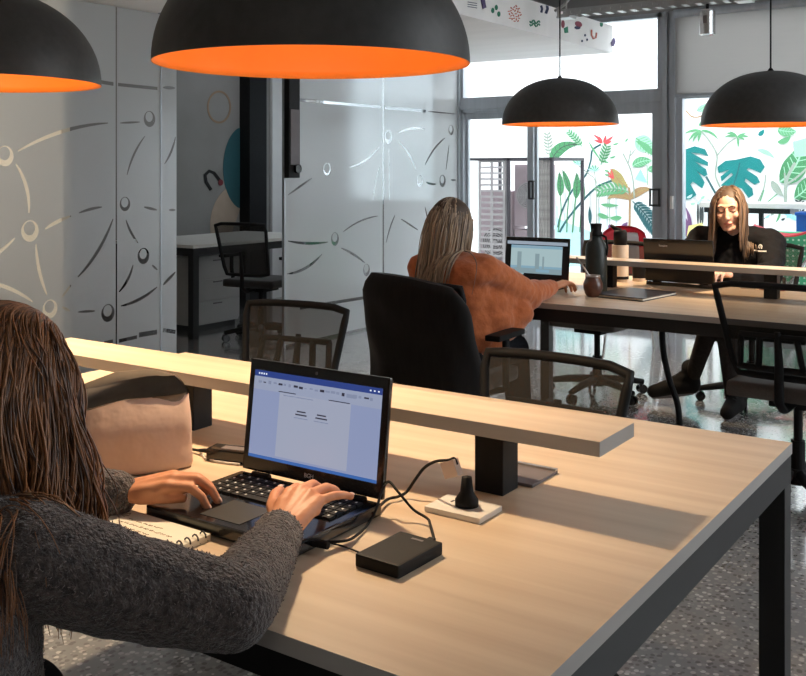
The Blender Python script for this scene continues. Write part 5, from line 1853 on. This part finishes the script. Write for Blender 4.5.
b.chain([shR, shR.lerp(elR, .5) + V3((0, 0, -.012)), elR + V3((0, 0, -.012)), elR.lerp(wrR, .6) + V3((0, 0, .0)), wrR - V3((0, .012, 0))], [.068, .07, .064, .048, .036])
b.cap(shR.lerp(elR, .35) - V3((.02, 0, .07)), elR - V3((.02, .035, .055)), .06, .052)
b.ell((-2.2, 3.64, .905), (.17, .10, .085)); b.ell((-2.09, 3.79, .765), (.09, .16, .115)); b.ell((-2.09, 3.76, .70), (.10, .13, .12)); b.cap((-2.10, 3.72, .62), (-2.03, 3.86, .72), .075, .075)
b.chain([shL, elL, elL.lerp(wrL, .6), wrL - V3((.01, .012, 0))], [.068, .062, .046, .036])


def fold_disp(co):
    return 0.009 * noise.noise(V3((co.x * 9, co.y * 9, co.z * 16))) + 0.003 * noise.noise(co * 38)


remeshed(b, 'sweater', 'orange', 0.007, pB, 14, .6, fold_disp)
b = MB()
b.ell(hip + V3((0, 0, -.01)), (.19, .15, .10))
for s_ in (-1, 1):
    b.chain([hip + V3((s_ * .08, 0, -.02)), V3((-2.25 + s_ * .11, 4.05, .53)), V3((-2.25 + s_ * .11, 4.12, .10))], [.09, .068, .055])
remeshed(b, 'trousers', 'denim', 0.009, pB, 3)
b = MB()
for s_ in (-1, 1):
    b.chain([V3((-2.25 + s_ * .11, 4.11, .052)), V3((-2.25 + s_ * .12, 4.30, .040))], [.050, .040]); b.cap((-2.25 + s_ * .11, 4.11, .06), (-2.25 + s_ * .11, 4.12, .11), .048, .048)
remeshed(b, 'shoes', 'shoe', 0.008, pB, 3)
rnd = random.Random(8)
colB = [(tuple(hmB @ V3((0, -.018, .02))), (.080, .098, .104)), (tuple(chest + V3((0, -.005, .0))), (.16, .142, .165)), (tuple(neck + V3((0, 0, -.03))), (.062, .070, .06)), ((-2.2, 3.64, .905), (.185, .118, .10))]
hB = strands(scalp(hmB, rnd, 800, None, front=.06), colB, .37, rnd, steps=16, r=.0030, wave=.006, wfreq=1.0, grav=.55, seg=5, jitter=.3, bias=(-.10, -.10, 0))
cap_mesh(hB, hmB, 1.02)
hB.build('hair', ['hair_blond', 'hair_cap'], pB, smooth=True, recalc=False)

# ---------------------------------------------------------------- woman in the black jacket, facing us
pC = thing('person', 'woman with centre-parted hair in a black jacket facing us across the far desk', 'person', (0, 0, 0))
hmC = hmat((-1.60, 5.585, 1.135), PI + 0.14, 0.26, 0.06)
shR, shL = V3((-1.775, 5.69, .955)), V3((-1.395, 5.69, .945))     # her right is at the left of the picture
elR, wrR = V3((-1.86, 5.46, .79)), V3((-1.70, 5.24, .800))
elL, wrL = V3((-1.34, 5.44, .79)), V3((-1.50, 5.225, .800))
neck = V3((-1.59, 5.67, 1.01)); chest = V3((-1.585, 5.71, .84)); hip = V3((-1.57, 5.79, .55))
b = MB()
head_parts(b, hmC)
b.cap(hmC @ V3((0, -.02, -.06)), neck, .05, .056)
b.chain([neck, chest, hip], [.07, .12, .13])
b.cap(neck - V3((0, 0, .03)), shR, .055, .05); b.cap(neck - V3((0, 0, .03)), shL, .055, .05)
b.chain([shR, elR, wrR], [.05, .04, .026]); b.chain([shL, elL, wrL], [.05, .04, .026])
knL, anL = V3((-1.555, 5.37, .52)), V3((-1.56, 5.54, .10))
knR, anR = V3((-1.63, 5.36, .53)), V3((-1.79, 5.55, .20))
b.chain([hip + V3((.08, 0, -.02)), knL, anL, V3((-1.548, 5.56, .06)), V3((-1.55, 5.42, .045))], [.07, .046, .036, .030, .022])
b.chain([hip - V3((.08, 0, .02)), knR, anR, V3((-1.81, 5.55, .12)), V3((-1.96, 5.51, .08))], [.07, .044, .032, .030, .022])
n1 = hand(b, wrR + V3((0, -.01, 0)), (.015, -.09, .012), (0, .1, 1), (1, .1, -.2), [(.35, .6, .4)] * 4, [V3((-1.665, 5.20, .788)), V3((-1.65, 5.17, .786)), V3((-1.642, 5.145, .785))], s=.95)
n2 = hand(b, wrL + V3((0, -.01, 0)), (-.025, -.09, .012), (0, .1, 1), (-1, .1, -.2), [(.35, .6, .4)] * 4, [V3((-1.54, 5.19, .788)), V3((-1.556, 5.16, .786)), V3((-1.562, 5.135, .785))], s=.95)
bodyC = remeshed(b, 'body', ['skin_pale', 'lip', 'brow'], 0.0034, pC, 3, .4)
face_marks(bodyC, hmC)
b = MB()
b.chain([neck - V3((0, -.02, .075)), chest, chest - V3((0, .0, .13)), hip + V3((0, 0, .03))], [.075, .15, .165, .17])
b.ell(chest + V3((0, 0, .02)), (.205, .135, .13))
b.cap(neck - V3((0, 0, .045)), shR, .075, .078); b.cap(neck - V3((0, 0, .045)), shL, .075, .078)
b.chain([shR, elR, elR.lerp(wrR, .6), wrR - V3((-.01, -.012, 0))], [.078, .066, .052, .038])
b.chain([shL, elL, elL.lerp(wrL, .6), wrL - V3((.01, -.012, 0))], [.078, .066, .052, .038])
b.tube([neck + V3((.068 * math.cos(a), -.0 + .078 * math.sin(a), -.025 - .055 * max(0, -math.sin(a)))) for a in [k * PI / 8 for k in range(16)]], .018, 8, closed=True)


def jacket_disp(co):
    return 0.010 * noise.noise(co * 13) + 0.003 * noise.noise(co * 36)


jk = remeshed(b, 'jacket', 'jacket', 0.0065, pC, 4, .5, jacket_disp)
# emblem and small lettering on the chest
bmx = MB()


def on_chest(x, z):
    """front surface of the jacket at x, z"""
    hit = jk.ray_cast(V3((x, 4.9, z)), V3((0, 1, 0)))
    return hit[1].y if hit[0] else 5.56


def chest_poly(pts):
    vs = [bmx.bm.verts.new((x, on_chest(x, z) - .0015, z)) for x, z in pts]
    bmx.bm.faces.new(vs)


bpy.context.view_layer.update()
ex, ez = -1.425, .928
for k in range(9):
    a0, a1 = PI * .05 + k * PI * .1, PI * .05 + (k + 1) * PI * .1
    chest_poly([(ex + .016 * math.cos(a0), ez + .014 * math.sin(a0)), (ex + .016 * math.cos(a1), ez + .014 * math.sin(a1)), (ex + .010 * math.cos(a1), ez + .009 * math.sin(a1)), (ex + .010 * math.cos(a0), ez + .009 * math.sin(a0))])
for dx in (-.013, .0, .013):
    chest_poly([(ex + dx - .0025, ez - .008), (ex + dx + .0025, ez - .008), (ex + dx + .0025, ez + .006), (ex + dx - .0025, ez + .006)])
rr = random.Random(2)
x = ex - .045
while x < ex + .042:
    w_ = .004 + rr.random() * .003
    zt_ = ez - .020 + (x - ex) * .06
    chest_poly([(x, zt_ - .004), (x + w_, zt_ - .004), (x + w_, zt_ + .003), (x, zt_ + .003)])
    x += w_ + .002
bmx.build('emblem', 'label', jk, recalc=False)
b = MB()
b.ell(hip + V3((0, 0, -.01)), (.19, .15, .10))
b.chain([hip + V3((.08, 0, -.02)), knL, anL], [.085, .058, .050])
b.chain([hip - V3((.08, 0, .02)), knR, anR + V3((.0, 0, -.01))], [.085, .056, .043])
remeshed(b, 'trousers', 'brown_cloth', 0.008, pC, 3)
# trainers
for (heel, toe, up_) in ((V3((-1.545, 5.575, .055)), V3((-1.55, 5.375, .040)), V3((0, 0, 1))), (V3((-1.80, 5.56, .125)), V3((-2.005, 5.50, .075)), V3((.1, 0, 1)))):
    d_ = (toe - heel).normalized()
    b = MB()
    b.chain([heel, heel.lerp(toe, .45) + V3((0, 0, .012)), toe], [.048, .050, .038])
    b.cap(heel + V3((0, 0, .01)), heel + V3((0, 0, .10)) + d_ * .012, .048, .050)
    b.cap(heel + V3((0, 0, .06)) + d_ * .01, heel.lerp(toe, .5) + V3((0, 0, .03)), .045, .036)
    sh_ = remeshed(b, 'shoe', 'shoe', 0.006, pC, 3)
    sl_ = MB()
    sl_.chain([heel - V3((0, 0, .034)), heel.lerp(toe, .5) - V3((0, 0, .033)), toe - V3((0, 0, .026))], [.020, .022, .018])
    sl_.build('sole', 'slat_dark', sh_, smooth=True)
    lc = MB()
    sd = d_.cross(up_).normalized()
    for k in range(5):
        c_ = heel.lerp(toe, .24 + k * .09) + V3((0, 0, .096 - k * .011))
        lc.tube([c_ - sd * .024 + d_ * .008, c_ + V3((0, 0, .004)), c_ + sd * .024 - d_ * .008], .003, 5)
    lc.build('laces', 'black', sh_, smooth=True)
rnd = random.Random(21)
colC = [(tuple(hmC @ V3((0, -.018, .024))), (.084, .100, .104)), (tuple(hmC @ V3((0, .015, -.04))), (.070, .080, .085)), (tuple(chest + V3((0, 0, .02))), (.215, .152, .148)), (tuple(neck + V3((0, 0, -.03))), (.10, .10, .075)),
        (tuple(shR), (.084, .084, .084)), (tuple(shL), (.084, .084, .084))]
rc_ = []
for (p, d) in scalp(hmC, rnd, 800, 1, front=.060, low=-.02):
    rc_.append((p, d))
invC = hmC.inverted()


def on_face(p):
    q = invC @ p
    return abs(q.x) < (.060 if q.z > -.06 else .045) and q.y > .035 and -.14 < q.z < .055


hC = strands(rc_, colC, .30, rnd, steps=18, r=.0032, wave=.004, wfreq=1.0, grav=.46, seg=5, jitter=.2, bias=(0, -.10, 0), reject=on_face)
cap_mesh(hC, hmC, 1.0)
hC.build('hair', ['hair_dark', 'hair_cap'], pC, smooth=True, recalc=False)

# ================================================================ LIGHT
wd = bpy.data.worlds.new('sky'); scene.world = wd
wd.use_nodes = True
bgn = wd.node_tree.nodes['Background']
bgn.inputs['Color'].default_value = (0.88, 0.95, 1.0, 1)
bgn.inputs['Strength'].default_value = 5.4
# area lights out of view: office ceiling light and added fill
def area(name, loc, sx, sy, e, col, rot=(0, 0, 0)):
    d = bpy.data.lights.new(name, 'AREA'); d.shape = 'RECTANGLE'; d.size = sx; d.size_y = sy; d.energy = e; d.color = col
    o = bpy.data.objects.new(name, d); COL.objects.link(o); o.location = loc; o.rotation_euler = rot
    return o


area('office_ceiling_light', (-6.8, 2.0, CEIL - .02), 1.2, 2.4, 90, (1.0, .92, .80))
area('meeting_room_fill', (-6.0, 6.9, CEIL - .02), 0.6, 0.6, 8, (.9, .95, 1.0))  # small fill added inside the meeting room, no fixture modelled
area('fill_light', (0.6, -1.2, CEIL - .02), 2.4, 1.2, 11, (1.0, .92, .82))  # added fill behind the camera, not a fixture of the room
area('fill_light', (1.5, 4.6, CEIL - .02), 1.2, 3.0, 60, (.92, .96, 1.0))  # added cool fill over the aisle, outside the view

# ================================================================ RENDER LOOK
vs = scene.view_settings
vs.view_transform = 'Standard'; vs.look = 'None'; vs.exposure = 0.08; vs.gamma = 1.0; vs.use_curve_mapping = False
scene.cycles.use_denoising = True
scene.cycles.max_bounces = 10
scene.cycles.transparent_max_bounces = 24
scene.cycles.sample_clamp_indirect = 6.0
